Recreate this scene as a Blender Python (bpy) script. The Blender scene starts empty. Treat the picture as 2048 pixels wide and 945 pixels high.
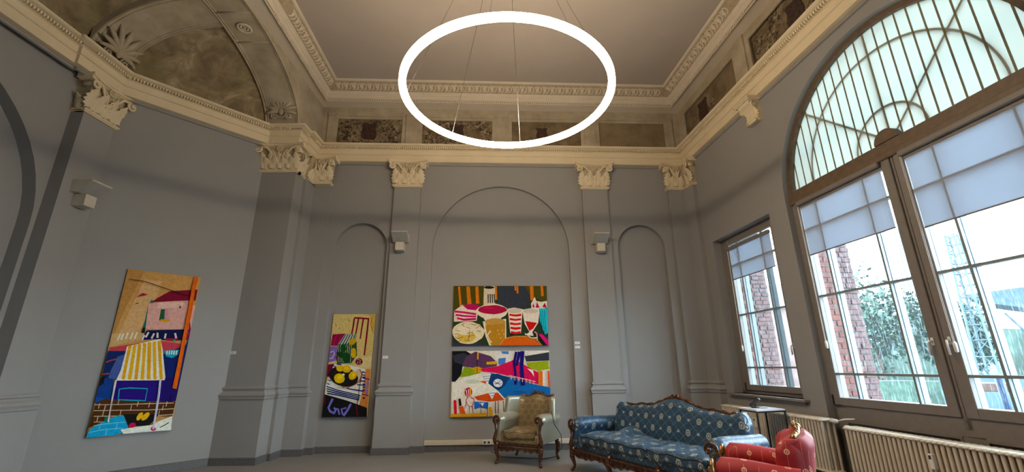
import bpy, bmesh, math, random
import numpy as np
from mathutils import Vector, Matrix
from mathutils.geometry import tessellate_polygon
random.seed(7)
PI = math.pi
SC = bpy.context.scene
COL = SC.collection
# ------------------------------------------------------------------ camera
cd = bpy.data.cameras.new('camera'); cam = bpy.data.objects.new('camera', cd); COL.objects.link(cam)
cd.sensor_width = 36; cd.lens = 871 / 2048 * 36; cd.clip_end = 500
_up = Vector((1000 - 1024, 2425 + 472.5, -871)).normalized()
_f = Vector((0, 0, -1)); _f = (_f - _up * _f.dot(_up)).normalized()
_r = _f.cross(_up)
cam.matrix_world = Matrix.Translation((0, 0, 1.5)) @ Matrix((_r, _f, _up)).to_4x4()
SC.camera = cam
# ------------------------------------------------------------------ world, light, exposure
world = bpy.data.worlds.new('overcast_sky'); SC.world = world; world.use_nodes = True
wn = world.node_tree.nodes; wl = world.node_tree.links
bg = wn['Background']; bg.inputs['Strength'].default_value = 10.0
tc = wn.new('ShaderNodeTexCoord'); sp = wn.new('ShaderNodeSeparateXYZ'); cr = wn.new('ShaderNodeValToRGB')
wl.new(tc.outputs['Generated'], sp.inputs[0]); wl.new(sp.outputs['Z'], cr.inputs[0]); wl.new(cr.outputs[0], bg.inputs[0])
cr.color_ramp.elements[0].position = 0.0; cr.color_ramp.elements[0].color = (.74, .87, .95, 1)
cr.color_ramp.elements[1].position = 0.35; cr.color_ramp.elements[1].color = (.88, .95, 1.0, 1)
SC.view_settings.view_transform = 'Standard'; SC.view_settings.look = 'None'
SC.view_settings.gamma = 1; SC.view_settings.use_curve_mapping = False
SC.view_settings.exposure = 0.98
RING_STRENGTH = 44.0
SC.cycles.max_bounces = 10; SC.cycles.diffuse_bounces = 6; SC.cycles.transparent_max_bounces = 24
# ------------------------------------------------------------------ materials
class G:
    """tiny node-graph helper"""
    def __init__(s, name):
        s.m = bpy.data.materials.new(name); s.m.use_nodes = True; s.t = s.m.node_tree; s.n = s.t.nodes
        s.p = s.n['Principled BSDF']; s.out = s.n['Material Output']
    def new(s, k): return s.n.new(k)
    def ln(s, a, b): s.t.links.new(a, b)
    def put(s, sock, v):
        if isinstance(v, (int, float)): sock.default_value = v
        elif isinstance(v, tuple): sock.default_value = v if len(v) == 4 or sock.type == 'VECTOR' else (*v, 1)
        else: s.ln(v, sock)
    def math(s, op, a, b=0.0, c=0.0, clamp=False):
        n = s.new('ShaderNodeMath'); n.operation = op; n.use_clamp = clamp
        s.put(n.inputs[0], a); s.put(n.inputs[1], b); s.put(n.inputs[2], c); return n.outputs[0]
    def obj(s): return s.new('ShaderNodeTexCoord').outputs['Object']
    def uv(s): return s.new('ShaderNodeTexCoord').outputs['UV']
    def geo(s): return s.new('ShaderNodeNewGeometry').outputs['Position']
    def mapping(s, v, scale=(1, 1, 1), rot=(0, 0, 0)):
        n = s.new('ShaderNodeMapping'); s.ln(v, n.inputs[0]); n.inputs['Scale'].default_value = scale; n.inputs['Rotation'].default_value = rot
        return n.outputs[0]
    def noise(s, v, scale, detail=4, rough=.55, dist=0.0):
        n = s.new('ShaderNodeTexNoise'); s.ln(v, n.inputs['Vector']); n.inputs['Scale'].default_value = scale
        n.inputs['Detail'].default_value = detail; n.inputs['Roughness'].default_value = rough; n.inputs['Distortion'].default_value = dist
        return n.outputs['Fac']
    def voro(s, v, scale, feature='F1'):
        n = s.new('ShaderNodeTexVoronoi'); n.feature = feature; s.ln(v, n.inputs['Vector']); n.inputs['Scale'].default_value = scale
        return n.outputs['Distance']
    def ramp(s, f, stops):
        n = s.new('ShaderNodeValToRGB'); s.ln(f, n.inputs[0]); e = n.color_ramp.elements
        while len(e) < len(stops): e.new(.5)
        for i, (p, c) in enumerate(stops):
            e[i].position = p; e[i].color = (*c, 1) if isinstance(c, tuple) else (c, c, c, 1)
        return n.outputs[0]
    def mix(s, f, a, b):
        n = s.new('ShaderNodeMix'); n.data_type = 'RGBA'
        s.put(n.inputs['Factor'], f); s.put(n.inputs[6], a); s.put(n.inputs[7], b); return n.outputs[2]
    def bump(s, h, strength=.3, dist=.01):
        n = s.new('ShaderNodeBump'); n.inputs['Strength'].default_value = strength; n.inputs['Distance'].default_value = dist
        s.ln(h, n.inputs['Height']); s.ln(n.outputs[0], s.p.inputs['Normal'])
    def base(s, v): s.put(s.p.inputs['Base Color'], v)
    def set(s, **k):
        for a, b in k.items(): s.put(s.p.inputs[a.replace('_', ' ')], b)
        return s

def plain(name, c, rough=.5, metal=0.0, var=.12, scale=14, bump=0.0, bscale=120):
    g = G(name); v = g.geo()
    f = g.noise(v, scale, 3)
    lo = tuple(x * (1 - var) for x in c); hi = tuple(min(1, x * (1 + var)) for x in c)
    g.base(g.ramp(f, [(.3, lo), (.7, hi)])); g.set(Roughness=rough, Metallic=metal)
    if bump: g.bump(g.noise(v, bscale, 3), bump, .004)
    return g.m

M = {}
def make_mats():
    g = G('wall_paint'); v = g.geo()
    a = g.noise(v, 1.1, 3); b = g.noise(v, 160, 2, .7); d = g.noise(v, 45, 3, .6)
    c = g.mix(a, (.262, .256, .252), (.310, .303, .298)); c = g.mix(g.ramp(b, [(.35, .0), (.7, .28)]), c, (.19, .186, .184))
    g.base(c); g.set(Roughness=.75); g.bump(d, .25, .006); M['wall'] = g.m
    g = G('cream_plaster'); v = g.geo()
    a = g.noise(v, 2.2, 5); b = g.noise(v, 70, 3)
    c = g.mix(a, (.60, .505, .335), (.74, .635, .455)); c = g.mix(g.ramp(b, [(.55, 0.0), (.75, .35)]), c, (.46, .38, .26))
    g.base(c); g.set(Roughness=.8); g.bump(g.noise(v, 60, 4), .25, .006); M['cream'] = g.m
    g = G('stone_plaster'); v = g.geo()
    a = g.noise(v, 2.5, 6, .6); c = g.ramp(a, [(.3, (.30, .25, .175)), (.7, (.46, .40, .30))])
    g.base(c); g.set(Roughness=.85); g.bump(g.noise(v, 50, 4), .3, .006); M['stone'] = g.m
    g = G('ceiling_plaster'); v = g.geo()
    a = g.noise(v, .9, 5, .6); b = g.noise(v, 220, 2)
    c = g.mix(a, (.33, .285, .25), (.41, .36, .32)); c = g.mix(g.ramp(b, [(.5, 0.0), (.75, .25)]), c, (.25, .21, .185))
    g.base(c); g.set(Roughness=.9); M['ceil'] = g.m
    g = G('grimy_shade_plaster'); v = g.geo()
    g.base(g.mix(g.noise(v, 12, 5), (.20, .15, .09), (.46, .38, .26))); g.set(Roughness=.9); M['grime_shade'] = g.m  # grime plus crevice shade put into the colour behind scrolls and dentils
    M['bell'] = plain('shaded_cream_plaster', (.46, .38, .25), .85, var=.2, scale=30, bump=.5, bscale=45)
    g = G('ornament_plaster'); v = g.geo()
    a = g.noise(v, 3, 5); c = g.mix(a, (.50, .44, .35), (.64, .57, .47)); g.base(c); g.set(Roughness=.85); g.bump(g.noise(v, 80, 3), .3, .005); M['orn'] = g.m
    # faded paint on the vaults
    g = G('aged_vault_paint'); v = g.geo()
    a = g.noise(v, 1.3, 8, .68, 1.2); b = g.noise(v, 4.5, 8, .7, .6); e = g.noise(v, .7, 3)
    c = g.ramp(a, [(.32, (.13, .095, .055)), (.45, (.22, .165, .095)), (.56, (.30, .235, .145)), (.68, (.48, .39, .27))])
    c = g.mix(g.ramp(b, [(.48, 0.0), (.62, .75)]), c, (.155, .125, .075))
    c = g.mix(g.ramp(e, [(.5, 0.0), (.62, .4)]), c, (.22, .20, .085))
    c = g.mix(g.ramp(g.noise(v, 2.6, 9, .75, 2.0), [(.62, 0.0), (.68, .7)]), c, (.075, .055, .04))
    g.base(c); g.set(Roughness=.95); g.bump(b, .4, .01); M['vault'] = g.m
    # peeling frieze panels
    def frieze(name, dark, amount):
        g = G(name); v = g.geo()
        a = g.noise(v, 13, 10, .78, .5); b = g.noise(v, 2.4, 5, .6, .5)
        c = g.ramp(g.noise(v, 3, 6, .6), [(.35, (.12, .085, .045)), (.7, (.25, .19, .115))])
        k = g.math('MULTIPLY', g.ramp(a, [(.515, 0.0), (.545, 1.0)]), g.ramp(b, [(amount, 0.0), (amount + .08, 1.0)]))
        lt = g.math('MULTIPLY', g.ramp(g.noise(v, 11, 10, .76, .6), [(.50, 0.0), (.54, .85)]), g.ramp(b, [(amount + .04, 0.0), (amount + .14, 1.0)]))
        c = g.mix(lt, c, (.38, .30, .20))
        c = g.mix(k, c, dark)
        g.base(c); g.set(Roughness=.95); g.bump(a, .6, .02); return g.m
    M['frieze1'] = frieze('peeling_panel_paint', (.034, .024, .016), .38)
    M['frieze2'] = frieze('faded_panel_paint', (.03, .02, .013), .60)
    g = G('bare_panel_paint'); v = g.geo()
    g.base(g.ramp(g.noise(v, 3.5, 7, .65), [(.3, (.16, .12, .065)), (.7, (.25, .195, .115))])); g.set(Roughness=.9); M['frieze3'] = g.m
    M['emblem'] = plain('emblem_paint', (.045, .024, .018), .9, var=.5, scale=16)
    M['emblem_red'] = plain('emblem_red_paint', (.06, .024, .018), .9, var=.5, scale=20)
    g = G('carpet'); v = g.geo()
    a = g.noise(v, 230, 3, .8); b = g.noise(v, 2.0, 3)
    c = g.ramp(a, [(.35, (.12, .115, .11)), (.55, (.24, .23, .22)), (.72, (.46, .44, .42))]); c = g.mix(g.ramp(b, [(.4, 0.0), (.7, .2)]), c, (.16, .15, .14))
    g.base(c); g.set(Roughness=.98); g.bump(a, .6, .006); M['carpet'] = g.m
    g = G('granite_skirting'); v = g.geo()
    g.base(g.ramp(g.noise(v, 90, 3, .7), [(.35, (.06, .06, .062)), (.7, (.17, .165, .165))])); g.set(Roughness=.5); M['skirt'] = g.m
    M['frame'] = plain('window_frame_paint', (.195, .176, .163), .45, var=.06)
    M['bar'] = plain('daylit_bar_paint', (0.2000, 0.2400, 0.2560), .4, var=.06)  # bluish daylight cast put into the bar and lining colour
    M['lbar'] = plain('lunette_bar_paint', (.10, .085, .07), .6)
    M['brownframe'] = plain('arch_frame_paint', (.135, .092, .058), .5, var=.2)
    M['radiator'] = plain('radiator_enamel', (.62, .55, .44), .35, var=.06)
    M['white'] = plain('white_plastic', (.72, .71, .68), .35, var=.03)
    M['lampbox'] = plain('lamp_housing_paint', (.52, .48, .40), .5, var=.05)
    M['lampface'] = plain('lamp_face_paint', (.34, .335, .31), .6, var=.05)
    M['black'] = plain('black_metal', (.012, .012, .013), .35, var=.2)
    M['chrome'] = plain('brushed_metal', (.55, .55, .56), .25, 1.0, var=.05)
    M['tabletop'] = plain('white_table_board', (.75, .76, .80), .25, var=.03)
    M['canvas'] = plain('canvas_edge', (.10, .085, .07), .8)
    g = G('led_diffuser'); e = g.new('ShaderNodeEmission'); e.inputs[0].default_value = (1, .785, .54, 1); e.inputs[1].default_value = RING_STRENGTH
    g.ln(e.outputs[0], g.out.inputs[0]); M['led'] = g.m
    g = G('led_outer_diffuser'); e = g.new('ShaderNodeEmission'); e.inputs[0].default_value = (1, .785, .54, 1); e.inputs[1].default_value = RING_STRENGTH * .42
    g.ln(e.outputs[0], g.out.inputs[0]); M['led_out'] = g.m
    # glass with rain marks
    g = G('rainy_window_glass'); v = g.geo()
    tr = g.new('ShaderNodeBsdfTransparent'); tr.inputs[0].default_value = (.80, .93, 1, 1)
    gl = g.new('ShaderNodeBsdfGlossy'); gl.inputs['Roughness'].default_value = .03
    df = g.new('ShaderNodeBsdfDiffuse'); df.inputs[0].default_value = (.55, .72, .8, 1)
    tl = g.new('ShaderNodeBsdfTranslucent'); tl.inputs[0].default_value = (.55, .8, .95, 1)
    st = g.noise(g.mapping(v, (1, 1, .12)), 60, 4, .7)
    m0 = g.new('ShaderNodeMixShader'); m0.inputs[0].default_value = .05; g.ln(tr.outputs[0], m0.inputs[1]); g.ln(gl.outputs[0], m0.inputs[2])
    m1 = g.new('ShaderNodeMixShader'); g.ln(g.ramp(st, [(.52, 0.01), (.7, .15)]), m1.inputs[0]); g.ln(m0.outputs[0], m1.inputs[1]); g.ln(tl.outputs[0], m1.inputs[2])
    g.ln(m1.outputs[0], g.out.inputs[0]); M['glass'] = g.m
    def blind(name, c, tf, tp):
        g = G(name)
        tl = g.new('ShaderNodeBsdfTranslucent'); tl.inputs[0].default_value = (*c, 1)
        df = g.new('ShaderNodeBsdfDiffuse'); df.inputs[0].default_value = (*c, 1)
        tr = g.new('ShaderNodeBsdfTransparent'); tr.inputs[0].default_value = (*c, 1)
        m0 = g.new('ShaderNodeMixShader'); m0.inputs[0].default_value = tf; g.ln(df.outputs[0], m0.inputs[1]); g.ln(tl.outputs[0], m0.inputs[2])
        m1 = g.new('ShaderNodeMixShader'); m1.inputs[0].default_value = tp; g.ln(m0.outputs[0], m1.inputs[1]); g.ln(tr.outputs[0], m1.inputs[2])
        g.ln(m1.outputs[0], g.out.inputs[0]); return g.m
    M['blind'] = blind('roller_blind_fabric', (.47, .52, .585), .42, .010)
    M['lunette'] = blind('lunette_blind_fabric', (.40, .43, .375), .27, .006)
    M['seam'] = blind('lunette_seam', (.34, .30, .20), .38, .0)
    # wood
    g = G('dark_carved_wood'); v = g.obj()
    a = g.noise(g.mapping(v, (1, 1, 6)), 14, 4, .6)
    g.base(g.ramp(a, [(.3, (.022, .008, .004)), (.6, (.085, .030, .012)), (.85, (.20, .085, .035))])); g.set(Roughness=.22, Coat_Weight=.4); M['wood'] = g.m
    g = G('gilded_wood'); v = g.obj()
    g.base(g.ramp(g.noise(v, 25, 4), [(.3, (.10, .04, .012)), (.6, (.36, .20, .06)), (.8, (.62, .42, .15))])); g.set(Roughness=.28, Metallic=.55); M['gilt'] = g.m
    # fabrics (uv in metres)
    def sheen(g, w, r=.35): g.p.inputs['Sheen Weight'].default_value = w; g.p.inputs['Sheen Roughness'].default_value = r
    def cell(g, u, v, px, py, off):
        """staggered repeat: local coordinates inside each cell"""
        row = g.math('FLOOR', g.math('DIVIDE', v, py))
        us = g.math('ADD', g.math('DIVIDE', u, px), g.math('MULTIPLY', g.math('MODULO', row, 2.0), off))
        lu = g.math('MULTIPLY', g.math('SUBTRACT', g.math('FRACT', us), .5), px)
        lv = g.math('MULTIPLY', g.math('SUBTRACT', g.math('FRACT', g.math('DIVIDE', v, py)), .5), py)
        return lu, lv
    def ell(g, lu, lv, a, b):
        return g.math('SQRT', g.math('ADD', g.math('POWER', g.math('DIVIDE', lu, a), 2.0), g.math('POWER', g.math('DIVIDE', lv, b), 2.0)))
    def band(g, x, c, w): return g.math('LESS_THAN', g.math('ABSOLUTE', g.math('SUBTRACT', x, c)), w)
    def uvs(g):
        s = g.new('ShaderNodeSeparateXYZ'); g.ln(g.uv(), s.inputs[0])
        return g.math('ADD', s.outputs[0], 20.0), g.math('ADD', s.outputs[1], 20.0)
    g = G('blue_damask'); u, v = uvs(g)
    p = .155
    l1 = g.math('GREATER_THAN', g.math('ABSOLUTE', g.math('SUBTRACT', g.math('FRACT', g.math('DIVIDE', g.math('ADD', u, v), p)), .5)), .482)
    l2 = g.math('GREATER_THAN', g.math('ABSOLUTE', g.math('SUBTRACT', g.math('FRACT', g.math('DIVIDE', g.math('SUBTRACT', u, v), p)), .5)), .482)
    lat = g.math('MAXIMUM', l1, l2)
    lu, lv = cell(g, u, v, .31, .19, .5)
    r = ell(g, lu, lv, .031, .043)
    ring = g.math('MAXIMUM', band(g, r, .85, .14), g.math('LESS_THAN', r, .38))
    ang = g.math('SINE', g.math('MULTIPLY', g.math('ARCTAN2', lv, lu), 14.0))
    tooth = g.math('MULTIPLY', band(g, r, 1.1, .12), g.math('GREATER_THAN', ang, 0.0))
    ring = g.math('MAXIMUM', ring, tooth)
    lu2, lv2 = cell(g, g.math('ADD', u, .155), v, .31, .19, .5)
    r2 = ell(g, lu2, lv2, .024, .020)
    star = g.math('LESS_THAN', g.math('ADD', r2, g.math('MULTIPLY', g.math('SINE', g.math('MULTIPLY', g.math('ARCTAN2', lv2, lu2), 5.0)), .35)), .8)
    motif = g.math('MAXIMUM', ring, star)
    tex = g.noise(g.obj(), 9, 4)
    c = g.mix(tex, (.011, .036, .075), (.026, .085, .17)); c = g.mix(g.math('MULTIPLY', lat, .6), c, (.24, .34, .38)); c = g.mix(g.math('MULTIPLY', motif, .85), c, (.44, .48, .44))
    g.base(c); g.set(Roughness=.36); sheen(g, .18); g.bump(g.noise(g.obj(), 40, 3), .25, .01); M['blue'] = g.m
    g = G('gold_brocade'); u, v = uvs(g)
    lu, lv = cell(g, u, v, .13, .11, .5)
    r = ell(g, lu, lv, .042, .042)
    ring = g.math('MAXIMUM', band(g, r, .9, .14), g.math('LESS_THAN', r, .4))
    vv = g.noise(g.obj(), 42, 4, .6, 2.0)
    scroll = g.ramp(vv, [(.47, 0.0), (.50, 1.0), (.54, 1.0), (.57, 0.0)])
    pat = g.math('MAXIMUM', ring, g.math('MULTIPLY', scroll, .6))
    c = g.mix(g.noise(g.obj(), 7, 3), (.24, .18, .095), (.42, .325, .18)); c = g.mix(g.math('MULTIPLY', pat, .7), c, (.09, .065, .03))
    g.base(c); g.set(Roughness=.30, Metallic=.3); sheen(g, .15); g.bump(vv, .25, .01); M['gold'] = g.m
    g = G('sheen_brocade'); u, v = uvs(g)  # gold brocade again, its sheen put into a paler colour
    vv = g.noise(g.obj(), 34, 4, .6, 2.0)
    c = g.mix(g.math('MULTIPLY', g.ramp(vv, [(.47, 0.0), (.5, 1.0), (.54, 1.0), (.57, 0.0)]), .35), (.34, .325, .245), (.17, .145, .085))
    g.base(c); g.set(Roughness=.30, Metallic=.3); sheen(g, .15); M['pale'] = g.m
    g = G('red_velvet'); u, v = uvs(g)
    ln_ = g.math('GREATER_THAN', g.math('ABSOLUTE', g.math('SUBTRACT', g.math('FRACT', g.math('DIVIDE', u, .10)), .5)), .482)
    lu, lv = cell(g, g.math('ADD', u, .05), v, .10, .13, 0.0)
    lu, lv = cell(g, u, v, .20, .13, .5)
    r = ell(g, lu, lv, .018, .018)
    mt = g.math('MAXIMUM', band(g, r, .85, .22), g.math('LESS_THAN', r, .32))
    c = g.mix(g.noise(g.obj(), 6, 3), (.24, .004, .010), (.40, .009, .017)); c = g.mix(g.math('MULTIPLY', ln_, .7), c, (.75, .22, .10)); c = g.mix(g.math('MULTIPLY', mt, .8), c, (.80, .50, .32))
    g.base(c); g.set(Roughness=.62); sheen(g, .12); M['red'] = g.m
    # paint on canvases: face colours with brush relief
    g = G('artist_paint'); v = g.geo()
    at = g.new('ShaderNodeAttribute'); at.attribute_name = 'paint'
    b = g.noise(v, 26, 5, .65, .5)
    hs = g.new('ShaderNodeHueSaturation'); hs.inputs['Saturation'].default_value = 1.18; g.ln(at.outputs['Color'], hs.inputs['Color']); g.ln(g.ramp(b, [(.3, .80), (.7, 1.12)]), hs.inputs['Value'])
    g.base(hs.outputs[0]); g.set(Roughness=.8, Specular_IOR_Level=.2); g.bump(b, .25, .006); M['paint'] = g.m
    # outside
    M['brick'] = plain('red_brick', (0.1440, 0.0446, 0.0302), .9, var=.4, scale=9, bump=.6, bscale=60)
    M['brick2'] = plain('mauve_brick', (0.1224, 0.0590, 0.0547), .9, var=.4, scale=9, bump=.6, bscale=60)
    M['mortar'] = plain('mortar', (0.1152, 0.0864, 0.0792), .95)
    M['leaf'] = plain('tree_leaves', (0.0252, 0.0540, 0.0360), .8, var=.5, scale=3)
    M['bark'] = plain('bark', (.12, .10, .08), .9)
    M['steel'] = plain('painted_steel', (0.0360, 0.0720, 0.0936), .6)
    M['canopy'] = plain('blue_sheet_metal', (0.0180, 0.0432, 0.0648), .5, var=.3, scale=4)
    M['ground'] = plain('wet_pavement', (0.0936, 0.1080, 0.1116), .35, var=.15, scale=1.2)
    M['outwall'] = plain('far_brick_wall', (0.1224, 0.0792, 0.0720), .9, var=.2, scale=1.5)
    M['outroof'] = plain('far_roof', (0.0648, 0.1008, 0.1116), .8)
    M['outwhite'] = plain('far_render', (0.1440, 0.1728, 0.1800), .8)
    M['outgreen'] = plain('far_bank', (0.0396, 0.0684, 0.0540), .9, var=.4, scale=.6)
    M['post'] = plain('blue_post_paint', (0.0144, 0.0360, 0.1008), .5)
    M['orange'] = plain('orange_barrier_paint', (0.1008, 0.0504, 0.0360), .6)
    M['rubber'] = plain('black_rubber', (.02, .02, .02), .6)
make_mats()
# ------------------------------------------------------------------ mesh builder
I4 = Matrix.Identity(4)
class MB:
    def __init__(s, m=None): s.v = []; s.f = []; s.c = []; s.m = m or I4
    def add(s, vs, fs, m=None, col=None):
        k = len(s.v); mm = s.m @ m if m else s.m
        s.v += [mm @ Vector(p) for p in vs]; s.f += [tuple(k + i for i in f) for f in fs]
        s.c += [col] * len(fs); return s
    def box(s, x0, x1, y0, y1, z0, z1, m=None, col=None):
        x0, x1 = min(x0, x1), max(x0, x1); y0, y1 = min(y0, y1), max(y0, y1); z0, z1 = min(z0, z1), max(z0, z1)
        return s.add([(x, y, z) for x in (x0, x1) for y in (y0, y1) for z in (z0, z1)],
                     [(0, 1, 3, 2), (4, 6, 7, 5), (0, 4, 5, 1), (2, 3, 7, 6), (0, 2, 6, 4), (1, 5, 7, 3)], m, col)
    def bbox(s, x0, x1, y0, y1, z0, z1, b=.01, m=None):
        """box with chamfered edges"""
        vs = []; fs = []
        c = ((x0 + x1) / 2, (y0 + y1) / 2, (z0 + z1) / 2); h = (abs(x1 - x0) / 2, abs(y1 - y0) / 2, abs(z1 - z0) / 2)
        idx = {}
        for sx in (-1, 1):
            for sy in (-1, 1):
                for sz in (-1, 1):
                    for ax in range(3):
                        p = [h[0] - b, h[1] - b, h[2] - b]; p[ax] += b
                        idx[(sx, sy, sz, ax)] = len(vs); vs.append((c[0] + sx * p[0], c[1] + sy * p[1], c[2] + sz * p[2]))
        g = lambda a, b_, c_, d: idx[(a, b_, c_, d)]
        for q in (-1, 1):
            fs.append([g(q, a, b_, 0) for a, b_ in ((-1, -1), (1, -1), (1, 1), (-1, 1))][::q])
            fs.append([g(a, q, b_, 1) for a, b_ in ((-1, -1), (1, -1), (1, 1), (-1, 1))][::-q])
            fs.append([g(a, b_, q, 2) for a, b_ in ((-1, -1), (1, -1), (1, 1), (-1, 1))][::q])
        for a in (-1, 1):
            for b_ in (-1, 1):
                fs.append((g(a, b_, -1, 0), g(a, b_, 1, 0), g(a, b_, 1, 1), g(a, b_, -1, 1)))
                fs.append((g(a, -1, b_, 0), g(a, 1, b_, 0), g(a, 1, b_, 2), g(a, -1, b_, 2)))
                fs.append((g(-1, a, b_, 1), g(1, a, b_, 1), g(1, a, b_, 2), g(-1, a, b_, 2)))
                for c_ in (-1, 1): fs.append((g(a, b_, c_, 0), g(a, b_, c_, 1), g(a, b_, c_, 2)))
        return s.add(vs, fs, m)
    def tube(s, pts, r, n=8, m=None, cap=True, flat=1.0, closed=False):
        """swept round section; r a number or list"""
        P = [Vector(p) for p in pts]; k = len(P); R = r if isinstance(r, (list, tuple)) else [r] * k
        vs = []; fs = []; ref = Vector((0, 0, 1)); pn = None
        for i in range(k):
            a = P[(i - 1) % k] if (closed or i > 0) else P[i]; b = P[(i + 1) % k] if (closed or i < k - 1) else P[i]
            t = (b - a).normalized() if (b - a).length > 1e-9 else Vector((0, 0, 1))
            if pn is None:
                pn = t.cross(ref) if abs(t.dot(ref)) < .95 else t.cross(Vector((0, 1, 0)))
            pn = (pn - t * pn.dot(t)).normalized(); bn = t.cross(pn)
            for j in range(n):
                th = 2 * PI * j / n; vs.append(P[i] + (pn * math.cos(th) + bn * math.sin(th) * flat) * R[i])
        for i in range(k if closed else k - 1):
            for j in range(n):
                a = i * n + j; b = i * n + (j + 1) % n; i2 = (i + 1) % k; fs.append((a, b, i2 * n + (j + 1) % n, i2 * n + j))
        if cap and not closed: fs.append(tuple(range(n))[::-1]); fs.append(tuple((k - 1) * n + j for j in range(n)))
        return s.add(vs, fs, m)
    def lathe(s, prof, n=16, m=None, cap=True):
        vs = [(r * math.cos(2 * PI * j / n), r * math.sin(2 * PI * j / n), z) for r, z in prof for j in range(n)]
        fs = [(i * n + j, i * n + (j + 1) % n, (i + 1) * n + (j + 1) % n, (i + 1) * n + j) for i in range(len(prof) - 1) for j in range(n)]
        if cap: fs.append(tuple(range(n))[::-1]); fs.append(tuple((len(prof) - 1) * n + j for j in range(n)))
        return s.add(vs, fs, m)
    def ball(s, c, r, m=None, n=8, sq=(1, 1, 1)):
        vs = []; k = n // 2 + 1
        for i in range(k):
            ph = PI * i / (k - 1)
            for j in range(n):
                th = 2 * PI * j / n; vs.append((c[0] + r * sq[0] * math.sin(ph) * math.cos(th), c[1] + r * sq[1] * math.sin(ph) * math.sin(th), c[2] + r * sq[2] * math.cos(ph)))
        fs = [(i * n + j, (i + 1) * n + j, (i + 1) * n + (j + 1) % n, i * n + (j + 1) % n) for i in range(k - 1) for j in range(n)]
        return s.add(vs, fs, m)
    def prism(s, poly, y0, y1, m=None, col=None):
        """polygon in x,z extruded along y"""
        n = len(poly); vs = [(x, y0, z) for x, z in poly] + [(x, y1, z) for x, z in poly]
        fs = [(i, (i + 1) % n, n + (i + 1) % n, n + i) for i in range(n)]
        tri = tessellate_polygon([[Vector((x, z, 0)) for x, z in poly]])
        fs += [tuple(t) for t in tri] + [tuple(n + i for i in t)[::-1] for t in tri]
        return s.add(vs, fs, m, col)
    def grid(s, rows, m=None, closed=False):
        """rows of points -> quads"""
        a = len(rows[0]); vs = [p for r in rows for p in r]
        fs = [(i * a + j, i * a + j + 1, (i + 1) * a + j + 1, (i + 1) * a + j) for i in range(len(rows) - 1) for j in range(a - 1)]
        if closed: fs += [(i * a + a - 1, i * a, (i + 1) * a, (i + 1) * a + a - 1) for i in range(len(rows) - 1)]
        return s.add(vs, fs, m)
    def rbox(s, c, h, r, m=None, n=10, deform=None):
        """soft rounded block, centre c, half sizes h"""
        idx = {}; vs = []; fs = []
        ts = [math.sin(PI / 2 * (-1 + 2 * i / n)) for i in range(n + 1)]
        def vert(p):
            q = [p[i] * h[i] for i in range(3)]; inn = [max(h[i] - r, 0) for i in range(3)]
            a = [max(-inn[i], min(inn[i], q[i])) for i in range(3)]; d = Vector([q[i] - a[i] for i in range(3)])
            if d.length > 1e-9: d = d.normalized() * min(r, min(h))
            o = [a[i] + d[i] for i in range(3)]
            if deform: o = deform(o, p)
            key = (round(p[0], 5), round(p[1], 5), round(p[2], 5))
            if key not in idx: idx[key] = len(vs); vs.append((o[0] + c[0], o[1] + c[1], o[2] + c[2]))
            return idx[key]
        for ax in range(3):
            for sg in (-1, 1):
                for i in range(n):
                    for j in range(n):
                        q = []
                        for a, b in ((i, j), (i + 1, j), (i + 1, j + 1), (i, j + 1)):
                            p = [0, 0, 0]; p[ax] = sg; p[(ax + 1) % 3] = ts[a]; p[(ax + 2) % 3] = ts[b]; q.append(vert(p))
                        fs.append(tuple(q if sg > 0 else q[::-1]))
        return s.add(vs, fs, m)
    def mesh(s, name, mat, smooth=False, uv=False, recalc=True, angle=None):
        me = bpy.data.meshes.new(name); me.from_pydata([tuple(v) for v in s.v], [], s.f)
        if recalc:
            bm = bmesh.new(); bm.from_mesh(me); bmesh.ops.recalc_face_normals(bm, faces=bm.faces); bm.to_mesh(me); bm.free()
        if any(c is not None for c in s.c):
            at = me.color_attributes.new('paint', 'FLOAT_COLOR', 'CORNER')
            for p, c in zip(me.polygons, s.c):
                for li in p.loop_indices: at.data[li].color = (*(c or (1, 1, 1)), 1)
        if uv:
            ul = me.uv_layers.new(name='UVMap')
            for p in me.polygons:
                nx = abs(p.normal.x); side = nx > .72
                for li in p.loop_indices:
                    co = me.vertices[me.loops[li].vertex_index].co
                    ul.data[li].uv = (co.y, co.z) if side else (co.x, co.z + co.y)
        if smooth:
            me.polygons.foreach_set('use_smooth', [True] * len(me.polygons))
            if angle: me.set_sharp_from_angle(angle=math.radians(angle))
        if mat: me.materials.append(M[mat] if isinstance(mat, str) else mat)
        me.update(); return me
    def build(s, name, mat, parent=None, smooth=False, uv=False, angle=None, recalc=True, **tags):
        o = bpy.data.objects.new(name, s.mesh(name, mat, smooth, uv, recalc, angle)); COL.objects.link(o); o.parent = parent
        for k, v in tags.items(): o[k] = v
        return o

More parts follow.
